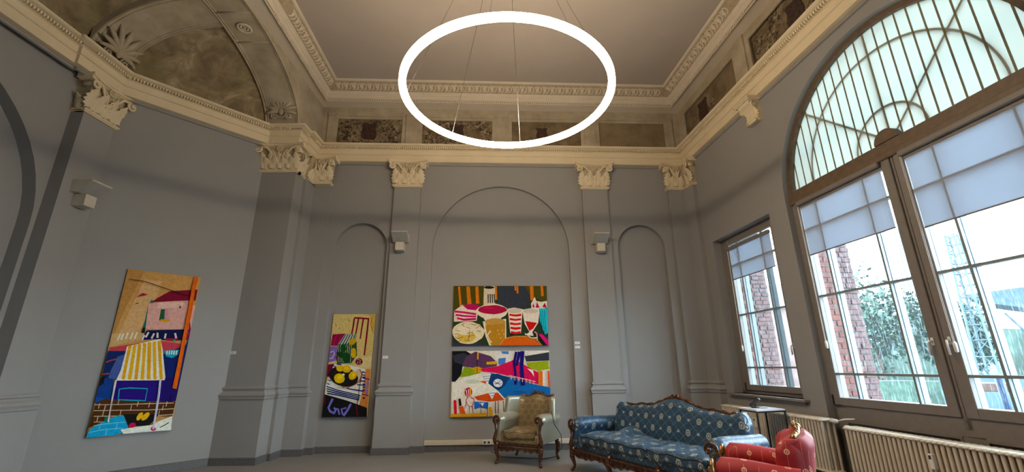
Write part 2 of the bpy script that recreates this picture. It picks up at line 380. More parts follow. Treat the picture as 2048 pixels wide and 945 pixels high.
def tag(o, label=None, cat=None, group=None, kind=None):
    if label: o['label'] = label
    if cat: o['category'] = cat
    if group: o['group'] = group
    if kind: o['kind'] = kind
    return o
def empty(name, mat=I4, parent=None, **tags):
    o = bpy.data.objects.new(name, None); o.empty_display_size = .1; COL.objects.link(o); o.matrix_world = mat; o.parent = parent
    for k, v in tags.items(): o[k] = v
    return o
def inst(name, me, parent, mat):
    o = bpy.data.objects.new(name, me); COL.objects.link(o); o.parent = parent; o.matrix_local = mat; return o
def copy_tree(o, parent=None):
    c = o.copy(); COL.objects.link(c); c.parent = parent
    for ch in list(o.children): copy_tree(ch, c)
    return c
class Fr:
    """wall frame: u along the wall, n into the room, z up; local axes (u, -n, z)"""
    def __init__(s, o, d):
        d = Vector((d[0], d[1], 0)).normalized(); up = Vector((0, 0, 1)); y = up.cross(d)
        s.M = Matrix.Translation((o[0], o[1], 0)) @ Matrix((d, y, up)).transposed().to_4x4()
        s.o = Vector((o[0], o[1], 0)); s.d = d; s.n = -y
    def P(s, u, n, z): return s.M @ Vector((u, -n, z))
    def at(s, u, n, z): return s.M @ Matrix.Translation((u, -n, z))
FB = Fr((0, 8.86), (1, .047))                 # back wall
FR = Fr((3.955, 8.75), (.0985, -.995))        # right wall, u grows towards the viewer
FL = Fr((-6.6, 0), (0, 1))                    # left wall, u = y
FD = Fr((-6.365, 6.245), (1.363, 1.547))      # diagonal wall
FP = Fr((0, 7.87), (1, 0))                    # big pier front, u = x
YN, YF = -6.0, 9.3
def struct(o): o['kind'] = 'structure'; return o
# ------------------------------------------------------------------ floor
struct(MB().box(-8.5, 6.5, YN, YF + .4, -.12, 0).build('floor', 'carpet'))
# ------------------------------------------------------------------ walls
def arc_top(c, r, zs, k=28):
    """points (u,z) left to right over an arch"""
    return [(c - r * math.cos(PI * i / k), zs + r * math.sin(PI * i / k)) for i in range(k + 1)]
def wall(name, fr, u0, u1, z1, ops, mat='wall', z0=0.0):
    """ops: dicts u0,u1,zb,top(list of (u,z)),d (recess depth) ,back(bool)"""
    mb = MB(fr.M)
    q = lambda a, b, c, d: mb.add([a, b, c, d], [(0, 1, 2, 3)])
    cur = u0
    for o in sorted(ops, key=lambda o: o['u0']):
        q((cur, 0, z0), (o['u0'], 0, z0), (o['u0'], 0, z1), (cur, 0, z1))
        T = o['top']; zb = o.get('zb', z0)
        if zb > z0: q((o['u0'], 0, z0), (o['u1'], 0, z0), (o['u1'], 0, zb), (o['u0'], 0, zb)); q((o['u0'], 0, zb), (o['u1'], 0, zb), (o['u1'], o['d'], zb), (o['u0'], o['d'], zb))
        for (a, za), (b, zbb) in zip(T[:-1], T[1:]):
            q((a, 0, za), (b, 0, zbb), (b, 0, z1), (a, 0, z1))
        out = [(o['u0'], zb)] + T + [(o['u1'], zb)]
        for (a, za), (b, zc) in zip(out[:-1], out[1:]):
            q((a, 0, za), (a, o['d'], za), (b, o['d'], zc), (b, 0, zc))
        if o.get('back', True):
            for (a, za), (b, zc) in zip(T[:-1], T[1:]):
                q((a, o['d'], zb), (b, o['d'], zb), (b, o['d'], zc), (a, o['d'], za))
        cur = o['u1']
    q((cur, 0, z0), (u1, 0, z0), (u1, 0, z1), (cur, 0, z1))
    return struct(mb.build(name, mat, recalc=False))
def aop(u0, u1, zt, d, **k):
    r = (u1 - u0) / 2; return dict(u0=u0, u1=u1, top=arc_top((u0 + u1) / 2, r, zt - r), d=d, **k)
ZW = 6.2
wall_back = wall('wall_back', FB, -4.35, 3.96, ZW, [aop(-3.67, -2.61, 4.43, .12), aop(-1.67, 1.21, 5.30, .08), aop(2.26, 3.28, 4.43, .12)])
rect = lambda u0, u1, zb, zt, d, **k: dict(u0=u0, u1=u1, zb=zb, top=[(u0, zt), (u1, zt)], d=d, **k)
BIG = dict(u0=2.50, u1=5.80, zt=5.62)
wall_right = wall('wall_right', FR, -.32, 15.2, ZW, [rect(.40, 2.10, 1.02, 3.85, .165, back=False), aop(2.50, 5.80, 5.62, .10, back=False), aop(7.3, 10.6, 5.62, .10, back=False)])
wall_left = wall('wall_left', FL, YN, 6.3, ZW, [aop(1.58, 5.64, 5.47, .19)])
wall_diagonal = wall('wall_diagonal', FD, -.3, 2.2, ZW, [])
wall_front = struct(MB().add([(-8, YN, 0), (7, YN, 0), (7, YN, 7.6), (-8, YN, 7.6)], [(0, 1, 2, 3)]).build('wall_front', 'wall'))
# outer shell behind the right wall so that daylight comes through the openings only
mb = MB(FR.M)
for a, b in ((-.6, .30), (2.2, 2.42), (5.9, 7.2), (10.7, 15.4)): mb.box(a, b, .20, .55, -1, 7.9)
mb.box(.30, 2.2, .20, .55, -1, 1.0); mb.box(.30, 2.2, .20, .55, 4.0, 7.9); mb.box(2.42, 5.9, .2, .55, 5.72, 7.9); mb.box(7.2, 10.7, .2, .55, 5.72, 7.9)
mb.box(2.42, 5.9, .2, .55, -1, .95); mb.box(7.2, 10.7, .2, .55, -1, .95)
struct(mb.build('trim_outer_masonry', 'mortar'))

def moulding(mb, path, prof, closed=False):
    """sweep profile (n,z) along plan path; room on the right-hand side of travel (n to the right)"""
    P = [Vector((p[0], p[1])) for p in path]; k = len(P); rows = []
    for i in range(k):
        ds = []
        if i > 0: ds.append((P[i] - P[i - 1]).normalized())
        if i < k - 1: ds.append((P[i + 1] - P[i]).normalized())
        ns = [Vector((d.y, -d.x)) for d in ds]
        b = sum(ns, Vector((0, 0))); b.normalize(); sc = 1 / max(.3, b.dot(ns[0]))
        rows.append([(P[i].x + b.x * n * sc, P[i].y + b.y * n * sc, z) for n, z in prof])
    mb.grid(rows)
yb = lambda x: 8.86 + .047 * x
xr = lambda y: 3.955 + .099 * (8.75 - y)
# pilasters: (frame, u0, u1, projection, side strip list)
PED = [(.0, 1.22), (.012, 1.205), (.03, 1.20), (.032, 1.17), (.012, 1.155), (.015, 1.13), (.05, 1.10), (.068, 1.07), (.055, 1.045), (.05, 1.03), (.05, 1.01), (.035, 1.0), (.032, .98)]
def pilaster(name, pts, zt=5.28, wide=.045):
    """pts: plan polyline of the shaft, room on the right of travel"""
    mb = MB(); moulding(mb, pts, [(0, zt), (0, 1.22)]); moulding(mb, pts, PED); moulding(mb, pts, [(.045, .985), (.045, 0)])
    return struct(mb.build(name, 'wall'))
def fp(fr, u, n): p = fr.P(u, n, 0); return (p.x, p.y)
SH = {'back_left': [fp(FB, -2.52, 0), fp(FB, -2.52, .10), fp(FB, -1.96, .10), fp(FB, -1.96, 0)],
      'back_right': [fp(FB, 1.54, 0), fp(FB, 1.54, .08), fp(FB, 2.10, .08), fp(FB, 2.10, 0)],
      'corner_right': [fp(FB, 3.46, 0), fp(FB, 3.46, .09), fp(FB, 3.80, .09), fp(FR, .10, .09), fp(FR, .10, 0)],
      'corner_left': [(-5.02, 7.95), (-4.95, 7.87), (-4.26, 7.87), (-4.26, 8.21), (-4.20, 8.21), (-4.20, 8.57), (-3.85, 8.585), (-3.85, 8.70)],
      'left': [(-6.6, 5.70), (-6.40, 5.70), (-6.40, 6.21)]}
SH['left'] = [(-6.6, 5.70), (-6.40, 5.70), (-6.40, 6.23)]
for k, p in SH.items(): pilaster('trim_pilaster_' + k, p)
# skirting
mb = MB()
sk = [(.018, 0), (.018, .11), (.0, .115)]
def skirt(path, off=.0): moulding(mb, path, [(n + off, z) for n, z in sk])
skirt([fp(FL, YN, 0), fp(FL, 1.58, 0)]); skirt([fp(FL, 1.58, -.19), fp(FL, 5.64, -.19)]); skirt([(-6.64, 5.66), (-6.36, 5.66), (-6.36, 6.2), (-6.33, 6.28), fp(FD, 2.2, 0)])
skirt([(-5.0, 7.825), (-4.215, 7.825), (-4.215, 8.165), (-4.155, 8.165), (-4.155, 8.52), (-3.805, 8.54), (-3.805, 8.68), fp(FB, -3.67, 0), fp(FB, -3.67, -.12), fp(FB, -2.61, -.12), fp(FB, -2.61, 0), fp(FB, -2.565, 0), fp(FB, -2.565, .145), fp(FB, -1.915, .145), fp(FB, -1.915, 0), fp(FB, -1.67, 0), fp(FB, -1.67, -.08), fp(FB, 1.21, -.08), fp(FB, 1.21, 0), fp(FB, 1.495, 0), fp(FB, 1.495, .125), fp(FB, 2.145, .125), fp(FB, 2.145, 0), fp(FB, 2.26, 0), fp(FB, 2.26, -.12), fp(FB, 3.28, -.12), fp(FB, 3.28, 0), fp(FB, 3.42, 0), fp(FB, 3.42, .135), fp(FB, 3.80, .135), fp(FR, .14, .135), fp(FR, .14, 0), fp(FR, 2.5, 0)])
struct(mb.build('baseboard_room', 'skirt'))
mb = MB(); mb.box(-8.6, -8.4, YN - .2, 9.9, -.1, 8); mb.box(-8.6, 5.2, 9.7, 9.9, -.1, 8); mb.box(-8.6, 7, YN - .3, YN - .05, -.1, 8)  # added unseen shell, blocks sky light leaking in behind the walls
struct(mb.build('trim_light_shield', 'mortar'))
# ------------------------------------------------------------------ entablature
XL = -6.49
ENT = [(XL, YN), (XL, 5.46), (-6.44, 5.46), (-6.447, 6.152), (-4.907, 7.90), (-4.36, 7.90), (-4.36, 8.20), (-4.30, 8.20), (-4.30, yb(-4.3)), (3.93, 9.045), (xr(YN), YN)]
mb = MB(); moulding(mb, ENT, [(.0, 5.765), (.035, 5.77), (.035, 5.80), (.015, 5.81), (.015, 5.83)]); struct(mb.build('trim_picture_fillet', 'wall'))
mb = MB(); moulding(mb, ENT, [(-.05, 5.815), (.10, 5.82), (.10, 5.965), (.115, 5.972), (.125, 5.972), (.125, 6.075), (.14, 6.085), (.165, 6.09), (.165, 6.125), (.215, 6.135), (.245, 6.138), (.268, 6.15), (.27, 6.175), (.24, 6.19), (-.12, 6.25)])
entab = struct(mb.build('trim_main_cornice', 'cream'))
def along(path, step, fn, skip=0.12):
    for a, b in zip(path[:-1], path[1:]):
        A = Vector(a); B = Vector(b); L = (B - A).length
        if L < .15: continue
        d = (B - A) / L; n = Vector((d.y, -d.x)); k = max(1, int((L - 2 * skip) / step))
        for i in range(k + 1):
            s = skip + i * step
            if s > L - skip * .5: break
            fn(A + d * s, d, n)
mb = MB()
def dent(p, d, n):
    if p.y < 2: return
    m = Matrix.Translation((p.x, p.y, 0)) @ Matrix(((d.x, -n.x, 0, 0), (d.y, -n.y, 0, 0), (0, 0, 1, 0), (0, 0, 0, 1)))
    mb.box(-.012, .012, -.205, -.16, 6.088, 6.13, m)
along(ENT, .043, dent, .05)
o = mb.build('dentils', 'cream', entab); o['kind'] = 'stuff'
mb = MB(); moulding(mb, ENT, [(.1665, 6.094), (.1665, 6.122)]); mb.build('dentil_ground', 'grime_shade', entab)
# ------------------------------------------------------------------ frieze (upper walls)
mb = MB(FB.M)
ZF0, ZF1 = 6.18, 7.30
PAN = [(-3.95, -2.44, 'frieze1'), (-2.05, -.40, 'frieze1'), (-.02, 1.64, 'frieze2'), (2.0, 3.61, 'frieze3')]
cur = -4.4
for a, b, m_ in PAN:
    mb.box(cur, a, 0, .19, ZF0, ZF1); mb.box(a, b, 0, .19, 7.06, ZF1); mb.box(a, b, .015, .19, ZF0, 6.30); cur = b
mb.box(cur, 4.1, 0, .19, ZF0, ZF1)
wall_upper = struct(mb.build('wall_back_frieze', 'stone'))
def emblem(fr, u, z, par, w=.30, h=.36, n=-.035, red=True):
    k = fr.M
    pts = [(-.5, .42), (-.38, .5), (0, .44), (.38, .5), (.5, .42), (.40, .2), (.5, -.1), (.46, -.42), (.2, -.5), (-.2, -.5), (-.46, -.42), (-.5, -.1), (-.40, .2)]
    MB(fr.at(u, n, z)).prism([(x * w, y * h) for x, y in pts], 0, .02).build('painted_shield', 'emblem', par)
    if red: MB(fr.at(u + .01, n + .006, z - .02)).prism([(x * w * .5, y * h * .5) for x, y in pts], 0, .01).build('shield_field', 'emblem_red', par)
for i, (a, b, m_) in enumerate(PAN):
    MB(FB.M).box(a - .01, b + .01, .05, .08, 6.28, 7.08).build('frieze_panel', m_, wall_upper)
    mb = MB(FB.M)
    for e, (x0, x1, z0, z1) in enumerate(((a, b, 7.00, 7.06), (a, a + .035, 6.3, 7.0), (b - .035, b, 6.3, 7.0))): mb.box(x0, x1, .0, .03, z0, z1)
    mb.box(a + .035, b - .035, .02, .05, 6.94, 7.0); mb.build('panel_moulding', 'stone', wall_upper)
    if i < 3: emblem(FB, (a + b) / 2 - (.02 if i < 2 else .10), 6.64, wall_upper, w=.34 if i != 2 else .26, h=.42 if i != 2 else .30)
mb = MB(FB.M)      # little strips between panels
for u0, u1 in ((-2.38, -2.11), (-.34, -.08), (1.70, 1.94), (-4.12, -4.00), (3.66, 3.76)):
    mb.box(u0, u1, -.035, 0, 6.2, 7.04); mb.box(u0 - .015, u1 + .015, -.045, 0, 7.0, 7.05)
mb.build('frieze_strip', 'stone', wall_upper)
mb = MB(FR.M); PR = [(-.05, 1.93, 'frieze2'), (2.36, 4.35, 'frieze1'), (4.8, 6.8, 'frieze1')]
cur = -.45
for a, b, m_ in PR:
    mb.box(cur, a, 0, .19, ZF0, ZF1 + .1); mb.box(a, b, 0, .19, 7.08, ZF1 + .1); mb.box(a, b, .015, .19, ZF0, 6.30); cur = b
mb.box(cur, 15.2, 0, .19, ZF0, ZF1 + .1)
wur = struct(mb.build('wall_right_frieze', 'stone'))
for i, (a, b, m_) in enumerate(PR):
    dd = .09 if i else .05
    MB(FR.M).box(a - .01, b + .01, dd, dd + .03, 6.25, 7.1).build('frieze_panel', m_, wur)
    mb = MB(FR.M); mb.box(a, b, .0, .03, 7.02, 7.08); mb.box(a, a + .03, .0, .03, 6.3, 7.02); mb.box(b - .03, b, .0, .03, 6.3, 7.02); mb.build('panel_moulding', 'stone', wur)
    emblem(FR, (a + b) / 2 - (.25 if i == 0 else 0), 6.68, wur, .36, .46, n=-dd + .012, red=(i == 0))
mb = MB(FR.M)
mb.box(2.0, 2.29, -.03, 0, 6.2, 7.2); mb.box(-.26, -.10, -.03, 0, 6.2, 7.05); mb.build('frieze_strip', 'stone', wur)
# ------------------------------------------------------------------ left arcade: spandrel, rib and vaults
YC, AY, AH, Z0 = 5.70, 2.03, 1.04, 6.16
def archA(y): b = min(1, abs(y - YC) / AY); return Z0 + AH * math.sqrt(max(0, 1 - b * b))
def vz(x, y):
    a = max(0, min(1, (-4.95 - x) / 1.50)); b = abs(y - YC) / AY; q = b + a * (1 - .25) if y > YC + .5 else a * .92 + .25
    if y <= YC + .5: q = max(.25 + .75 * a, abs(y - YC) / AY * (1 - a) + a * 0)
    return Z0 + AH * math.sqrt(max(0, 1 - min(1, q) ** 2))
def ang_ys(k=40): return [YC + AY * math.cos(PI * i / k) for i in range(k + 1)]
ys = ang_ys(48)
XA0, XA1 = -4.95, -4.26
mb = MB()
mb.grid([[(XA0, y, archA(y)), (XA1, y, archA(y))] for y in ys])                       # soffit
mb.grid([[(XA1, y, archA(y)), (XA1, y, 7.9)] for y in ys])                            # spandrel towards the room
mb.grid([[(XA0, y, archA(y)), (XA0, y, archA(y) + .40)] for y in ys])
mb.add([(XA1, 7.73, 6.16), (XA1, 8.75, 6.16), (XA1, 8.75, 7.9), (XA1, 7.73, 7.9)], [(0, 1, 2, 3)])
mb.add([(XA1, YN, 6.16), (XA1, 3.67, 6.16), (XA1, 3.67, 7.9), (XA1, YN, 7.9)], [(0, 1, 2, 3)])
arcade = struct(mb.build('wall_left_arcade', 'stone', recalc=False))
mb = MB()                                                                             # edge mouldings of the rib
for x, r in ((XA0 + .02, .022), (XA0 + .06, .012), (XA1 - .02, .022), (XA1 - .06, .012)):
    mb.tube([(x, y, archA(y) - .004) for y in ys], r, 6, cap=False)
for y in (5.86, 6.47): mb.tube([(x, y, archA(y) - .002) for x in (XA0, XA1)], .016, 6)
mb.build('rib_moulding', 'stone', arcade, smooth=True)
mb = MB(); XB = [XA0 - .0 - 1.5 * (1 - math.cos(PI / 2 * i / 20)) for i in range(21)]
def archB(x): a = max(0, min(1, (-4.95 - x) / 1.50)); return Z0 + 1.02 * math.sqrt(max(0, 1 - a ** 2))
XB = [-4.95 - 1.5 * math.sin(PI / 2 * i / 20) for i in range(21)]
mb.grid([[(x, 5.50, archB(x)), (x, 6.16, archB(x))] for x in XB])
mb.grid([[(x, 5.50, archB(x)), (x, 5.50, archB(x) + .34)] for x in XB])
mb.grid([[(x, 6.16, archB(x)), (x, 6.16, archB(x) + .34)] for x in XB])
ribB = struct(mb.build('trim_cross_rib', 'stone', recalc=False))
mb = MB()
for y in (5.52, 5.57, 6.10, 6.145): mb.tube([(x, y, archB(x) - .003) for x in XB], .015, 6, cap=False)
mb.build('rib_moulding', 'stone', ribB, smooth=True)
# painted vault beyond the rib, over the diagonal wall
mb = MB(); rows = []
K = 22
for i in range(K + 1):
    b = i / K                                   # from cross rib (0) to the pier (1)
    row = []
    for j in range(K + 1):
        a = j / K
        xe, ye = -6.45 + 1.50 * b, 6.14 + 1.66 * b      # on the diagonal cornice
        x = XA0 + (xe - XA0) * a; y = ye
        q = .25 + .75 * max(b, 0) + (1 - b) * .75 * a * 1.0
        qq = (y - YC) / AY + (1 - (y - YC) / AY) * a ** 1.0
        row.append((x, y, Z0 + .05 + AH * math.sqrt(max(0, 1 - min(1, qq) ** 2)) * (1 if a < 1 else 0) ))
    rows.append(row)
mb.grid(rows); struct(mb.build('ceiling_vault_corner', 'vault', smooth=True, recalc=False))
mb = MB()                                        # barrel vault over the side wall
rows = []
for i in range(25):
    th = PI / 2 * i / 24; rows.append([(XA0 - 1.60 * math.sin(th), y, Z0 + .02 + 1.12 * math.cos(th)) for y in (YN, 0, 3, 4.5, 5.52)])
mb.grid(rows); struct(mb.build('ceiling_vault_side', 'vault', smooth=True, recalc=False))
# worn patch in the vault painting, rosette, palmettes
def leaf_mesh(w, h, curl, lobes=5, n=10, tipcurl=.0):
    mb = MB(); rows = []
    for i in range(n + 1):
        t = i / n
        hw = w / 2 * (math.sin(PI * min(1, t * .82 + .16)) ** .7) * (1 + .22 * math.cos(lobes * 2 * PI * t))
        if i == n: hw = w * .04
        out = curl * (t ** 2.4) + .012; zz = h * t - tipcurl * max(0, t - .75) ** 1.5 * h * 3
        row = []
        for j in range(-3, 4):
            s = j / 3; fold = -.35 * hw * abs(s) + (.16 * hw if j in (-2, 2) else 0) + (.012 if j == 0 else 0)
            row.append((s * hw, -(out + fold + .02), zz - .12 * hw * abs(s) * 2))
        rows.append(row)
    mb.grid(rows); return mb.mesh('leaf', 'cream', smooth=True, recalc=False)
def spiral(turns, r0, r1, n=22, start=0.0, sgn=1):
    return [((r0 + (r1 - r0) * i / n) * math.cos(start + sgn * 2 * PI * turns * i / n), (r0 + (r1 - r0) * i / n) * math.sin(start + sgn * 2 * PI * turns * i / n)) for i in range(n + 1)]
def palmette(name, mat4, W, H, parent):
    e = empty(name, parent=parent); e.matrix_local = mat4
    lobes = 9
    for i in range(lobes):
        a = math.radians(-78 + 156 * i / (lobes - 1)); L = H * (.78 - .30 * abs(math.sin(a)) ** 1.5)
        mb = MB(); pts = []; rr = []
        for k in range(9):
            t = k / 8; bend = a * (1 + .25 * t)
            pts.append((math.sin(bend) * L * t, -.03 - .035 * math.sin(PI * t * .8), H * .22 + math.cos(bend) * L * t)); rr.append(W * (.022 + .055 * math.sin(PI * min(1, t * .9 + .05))))
        mb.tube(pts, rr, 6); mb.build('leaf_lobe', 'stone', e, smooth=True)
    mb = MB(); mb.ball((0, -.06, H * .24), W * .11, sq=(1, .6, 1.3))
    for s in (-1, 1): mb.tube([(s * (W * .26 + x), -.045, H * .10 + z) for x, z in spiral(1.4, W * .14, W * .03, start=PI / 2, sgn=s)], .016, 6)
    mb.tube([(-W * .4, -.03, .02), (-W * .15, -.05, .05), (0, -.05, .03), (W * .15, -.05, .05), (W * .4, -.03, .02)], .018, 6)
    mb.build('palmette_base', 'stone', e, smooth=True)
    return e
tilt = Matrix.Translation((-4.60, 7.70, 6.30)) @ Matrix.Rotation(math.radians(12), 4, 'X')
palmette('palmette', tilt, .52, .62, arcade)
palmette('palmette', Matrix.Translation((-6.36, 5.83, 6.22)) @ Matrix.Rotation(math.radians(90), 4, 'Z') @ Matrix.Rotation(math.radians(14), 4, 'X'), .56, .66, ribB)
def rosette(name, m4, r, mat, parent, petals=8):
    mb = MB(m4)
    mb.tube([(r * math.cos(2 * PI * i / 20), 0, r * math.sin(2 * PI * i / 20)) for i in range(20)], r * .16, 6, closed=True)
    for i in range(petals):
        a = 2 * PI * i / petals; mb.ball((r * .55 * math.cos(a), -.004, r * .55 * math.sin(a)), r * .2, n=6, sq=(1, .6, 1))
    mb.ball((0, -.008, 0), r * .22, n=8, sq=(1, .7, 1)); return mb.build(name, mat, parent, smooth=True)
rosette('ceiling_rosette', Matrix.Translation((-4.60, 6.17, archA(6.17) - .02)) @ Matrix.Rotation(-PI / 2, 4, 'X') @ Matrix.Scale(1.0, 4), .105, 'orn', arcade, 10)
# ------------------------------------------------------------------ ceiling and its cornice
CE = [(-4.36, YN), (-4.20, 5.5), (-4.44, yb(-4.44)), (3.965, yb(3.97)), (4.30, 5.6), (xr(YN) + .0, YN)]
CE = [(-4.27, YN), (-4.27, 5.5), (-4.42, yb(-4.42)), (3.965, yb(3.97)), (4.32, 5.6), (5.45, YN)]
mb = MB(); moulding(mb, CE, [(-.03, 7.215), (.02, 7.205), (.10, 7.205), (.31, 7.205), (.325, 7.165), (.345, 7.145), (.35, 7.15), (.35, 7.215), (.37, 7.225), (.375, 7.29), (.40, 7.295), (.405, 7.32), (.42, 7.325), (.435, 7.345), (.58, 7.52), (.60, 7.52), (.61, 7.55)])
ccor = struct(mb.build('trim_ceiling_cornice', 'orn'))
mb = MB(); moulding(mb, CE, [(.442, 7.349), (.576, 7.512)]); moulding(mb, CE, [(.3515, 7.168), (.3515, 7.208)]); mb.build('ornament_band', 'grime_shade', ccor)
mb = MB()
def dent2(p, d, n):
    if p.y < 4: return
    m = Matrix.Translation((p.x, p.y, 0)) @ Matrix(((d.x, -n.x, 0, 0), (d.y, -n.y, 0, 0), (0, 0, 1, 0), (0, 0, 0, 1)))
    mb.box(-.013, .013, -.365, -.34, 7.15, 7.21, m); mb.ball((.012, -.43, 7.335), .014, m, n=4)
along(CE, .048, dent2, .36)
o = mb.build('dentils', 'orn', ccor); o['kind'] = 'stuff'
# scroll motifs on the sloping band
mb = MB(); 
for s in (-1, 1): mb.tube([(s * (.055 - .0) + s * x * 1.0 - s * .02, -.006, z) for x, z in spiral(.62, .075, .045, 9, start=-PI / 2, sgn=s)], .013, 5)
for k in (-1, 0, 1): mb.tube([(0, -.004, -.07), (k * .022, -.022, .0), (k * .045, -.006, .075)], [.008, .014, .005], 5)
scroll_me = mb.mesh('scroll', 'orn', smooth=True)
def scroll_at(p, d, n):
    if p.y < 4.3: return
    B = Matrix.Translation((p.x + n.x * .505, p.y + n.y * .505, 7.432)) @ Matrix(((d.x, -n.x, 0, 0), (d.y, -n.y, 0, 0), (0, 0, 1, 0), (0, 0, 0, 1)))
    inst('scroll_ornament', scroll_me, ccor, B @ Matrix.Rotation(math.radians(40), 4, 'X'))
along(CE, .168, scroll_at, .62)
struct(MB().add([(-4.6, YN, 7.55), (6, YN, 7.55), (6, 9.6, 7.55), (-4.6, 9.6, 7.55)], [(0, 1, 2, 3)]).build('ceiling', 'ceil'))
struct(MB().box(-8.5, 7, YN - .2, 9.8, 7.95, 8.05).build('ceiling_roof', 'mortar'))
# ------------------------------------------------------------------ capitals
LEAF_S = leaf_mesh(.205, .25, .075, tipcurl=.12); LEAF_T = leaf_mesh(.185, .38, .09, tipcurl=.12); LEAF_N = leaf_mesh(.13, .24, .05, tipcurl=.1)
def capital(name, fr, u0, u1, n0, horns=(1, 1), ztop=5.83, ros=True):
    zb = 5.25; w = u1 - u0; uc = (u0 + u1) / 2; H = ztop - zb
    e = struct(empty(name, fr.at(uc, n0, zb)))
    mb = MB()                                     # bell
    rows = []
    for t in (0, .25, .5, .72, .88): 
        fl = .012 + .05 * t ** 2.2; a = w / 2 + (fl if horns[0] else 0); b = w / 2 + (fl if horns[1] else 0)
        rows.append([(-a, .13, H * t), (-a, -fl, H * t), (b, -fl, H * t), (b, .13, H * t)])
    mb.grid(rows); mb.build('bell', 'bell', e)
    mb = MB(); L = w / 2 + (.03 if horns[0] else 0); Rr = w / 2 + (.03 if horns[1] else 0)
    for (z0, z1, p) in ((-.035, -.015, .03), (-.015, .01, .045), (.01, .03, .02)): mb.box(-(L - .03 + p if horns[0] else L), (Rr - .03 + p if horns[1] else Rr), -p, .13, z0, z1)
    mb.build('astragal', 'cream', e)
    hl = .13 if horns[0] else 0; hr = .13 if horns[1] else 0
    mb = MB(); k = 12
    for (z0, z1, g) in ((H - .095, H - .045, -.02), (H - .045, H, .0)):
        top = []
        for i in range(k + 1):
            s = -1 + 2 * i / k; x = s * (w / 2) + (hl * min(0, s) if s < 0 else hr * s); y = -(.045 + .085 * s * s + g) if (s < 0 and horns[0]) or (s >= 0 and horns[1]) else -(.045 + g)
            top.append((x, y))
        pl = top + [(top[-1][0], .13), (top[0][0], .13)]
        n = len(pl); mb.add([(x, y, z0) for x, y in pl] + [(x, y, z1) for x, y in pl], [(i, (i + 1) % n, n + (i + 1) % n, n + i) for i in range(n)] + [tuple(range(n))[::-1], tuple(range(n, 2 * n))])
    mb.build('abacus', 'cream', e)
    for s, on in ((-1, horns[0]), (1, horns[1])):
        if not on: continue
        mb = MB(); cx = s * (w / 2 + .055); cz = H - .165
        sp_ = spiral(1.6, .066, .012, 26, start=PI / 2 + (.4 * s), sgn=-s * -1)
        pts = [(s * w * .10, -.06, H * .42), (s * w * .22, -.075, H * .62), (s * (w * .36), -.09, H - .115)] + [(cx + x, -.115 - i * .0016, cz + z) for i, (x, z) in enumerate(sp_)]
        mb.tube(pts, [.012, .018, .021] + [.021 - .0004 * i for i in range(len(sp_))], 6, flat=1.3); mb.ball((cx, -.13, cz), .02, n=6)
        mb.box(cx - .03, cx + .03, -.08, .05, cz - .03, cz + .03)
        mb.build('volute', 'cream', e, smooth=True)
    nl = max(1, round(w / .19)); 
    for i in range(nl):
        x = (-w / 2 + w * (i + .5) / nl); inst('leaf', LEAF_S if w > .3 else LEAF_N, e, Matrix.Translation((x, 0, .03)))
    for i in range(nl + 1):
        x = -w / 2 + w * i / nl
        if (i == 0 and not horns[0]) or (i == nl and not horns[1]): continue
        inst('leaf', LEAF_T, e, Matrix.Translation((x * .96, -.012, .05)) @ Matrix.Scale(.9, 4))
    for s in (-1, 1):
        mb = MB()
        if w > .3:
            mb.tube([(s * w * .03, -.05, H * .30), (s * w * .10, -.075, H * .50), (s * w * .17, -.085, H * .66), (s * w * .24, -.08, H * .76)], [.010, .016, .014, .006], 6)
            mb.tube([(s * (w * .08 + x), -.08, H * .60 + z) for x, z in spiral(1.0, .035, .01, 12, start=-PI / 2, sgn=s)], .008, 5)
            mb.build('tendril', 'cream', e, smooth=True)
    if ros: rosette('rosette', Matrix.Translation((0, -.085, H - .125)), .055, 'cream', e)
    return e
capital('trim_capital_back_left', FB, -2.52, -1.96, .10)
capital('trim_capital_back_right', FB, 1.54, 2.10, .08)
capital('trim_capital_corner_right', FB, 3.46, 3.84, .09, horns=(1, 0))
capital('trim_capital_window_side', FR, -.18, .10, .09, horns=(0, 1), ros=False)
capital('trim_capital_pier', FP, -4.95, -4.26, 0)
FPs = Fr((-4.26, 0), (0, 1)); capital('trim_capital_pier_side', FPs, 7.90, 8.21, 0, horns=(0, 0), ros=False)
FPs2 = Fr((-4.20, 0), (0, 1)); capital('trim_capital_pier_return', FPs2, 8.24, 8.56, 0, horns=(0, 0), ros=False)
capital('trim_capital_half_pilaster', Fr((0, 8.575), (1, .03)), -4.20, -3.85, 0, horns=(0, 1))
FLp = Fr((-6.40, 0), (0, 1)); capital('trim_capital_left', FLp, 5.70, 6.23, 0)
capital('trim_capital_left_return', Fr((0, 5.70), (1, 0)), -6.62, -6.40, 0, horns=(0, 0), ros=False)
# console bracket under the cornice between the windows
e = struct(empty('trim_console_bracket', FR.at(2.24, 0, 5.42)))
prof = [(0, 0), (.05, -.01), (.09, .02), (.10, .07), (.075, .12), (.09, .20), (.15, .27), (.20, .31), (.21, .35), (0, .35)]
mb = MB()
mb.add([(x, -n, z) for x in (-.14, .14) for n, z in prof], [tuple(range(10)), tuple(range(10, 20))[::-1]] + [(i, (i + 1) % 10, 10 + (i + 1) % 10, 10 + i) for i in range(10)])
mb.build('console_block', 'cream', e)
MB().box(-.19, .19, -.24, 0, .35, .40).box(-.21, .21, -.26, 0, .375, .40).build('console_cap', 'cream', e)
for s in (-1, 1):
    MB().tube([(s * .15, -.13 + x * .8, .27 + z) for x, z in spiral(1.5, .06, .012, 20, start=PI / 2, sgn=1)], .014, 6).build('volute', 'cream', e, smooth=True)
for x in (-.09, 0, .09): inst('leaf', LEAF_N, e, Matrix.Translation((x, -.075, .02)) @ Matrix.Rotation(math.radians(-12), 4, 'X'))
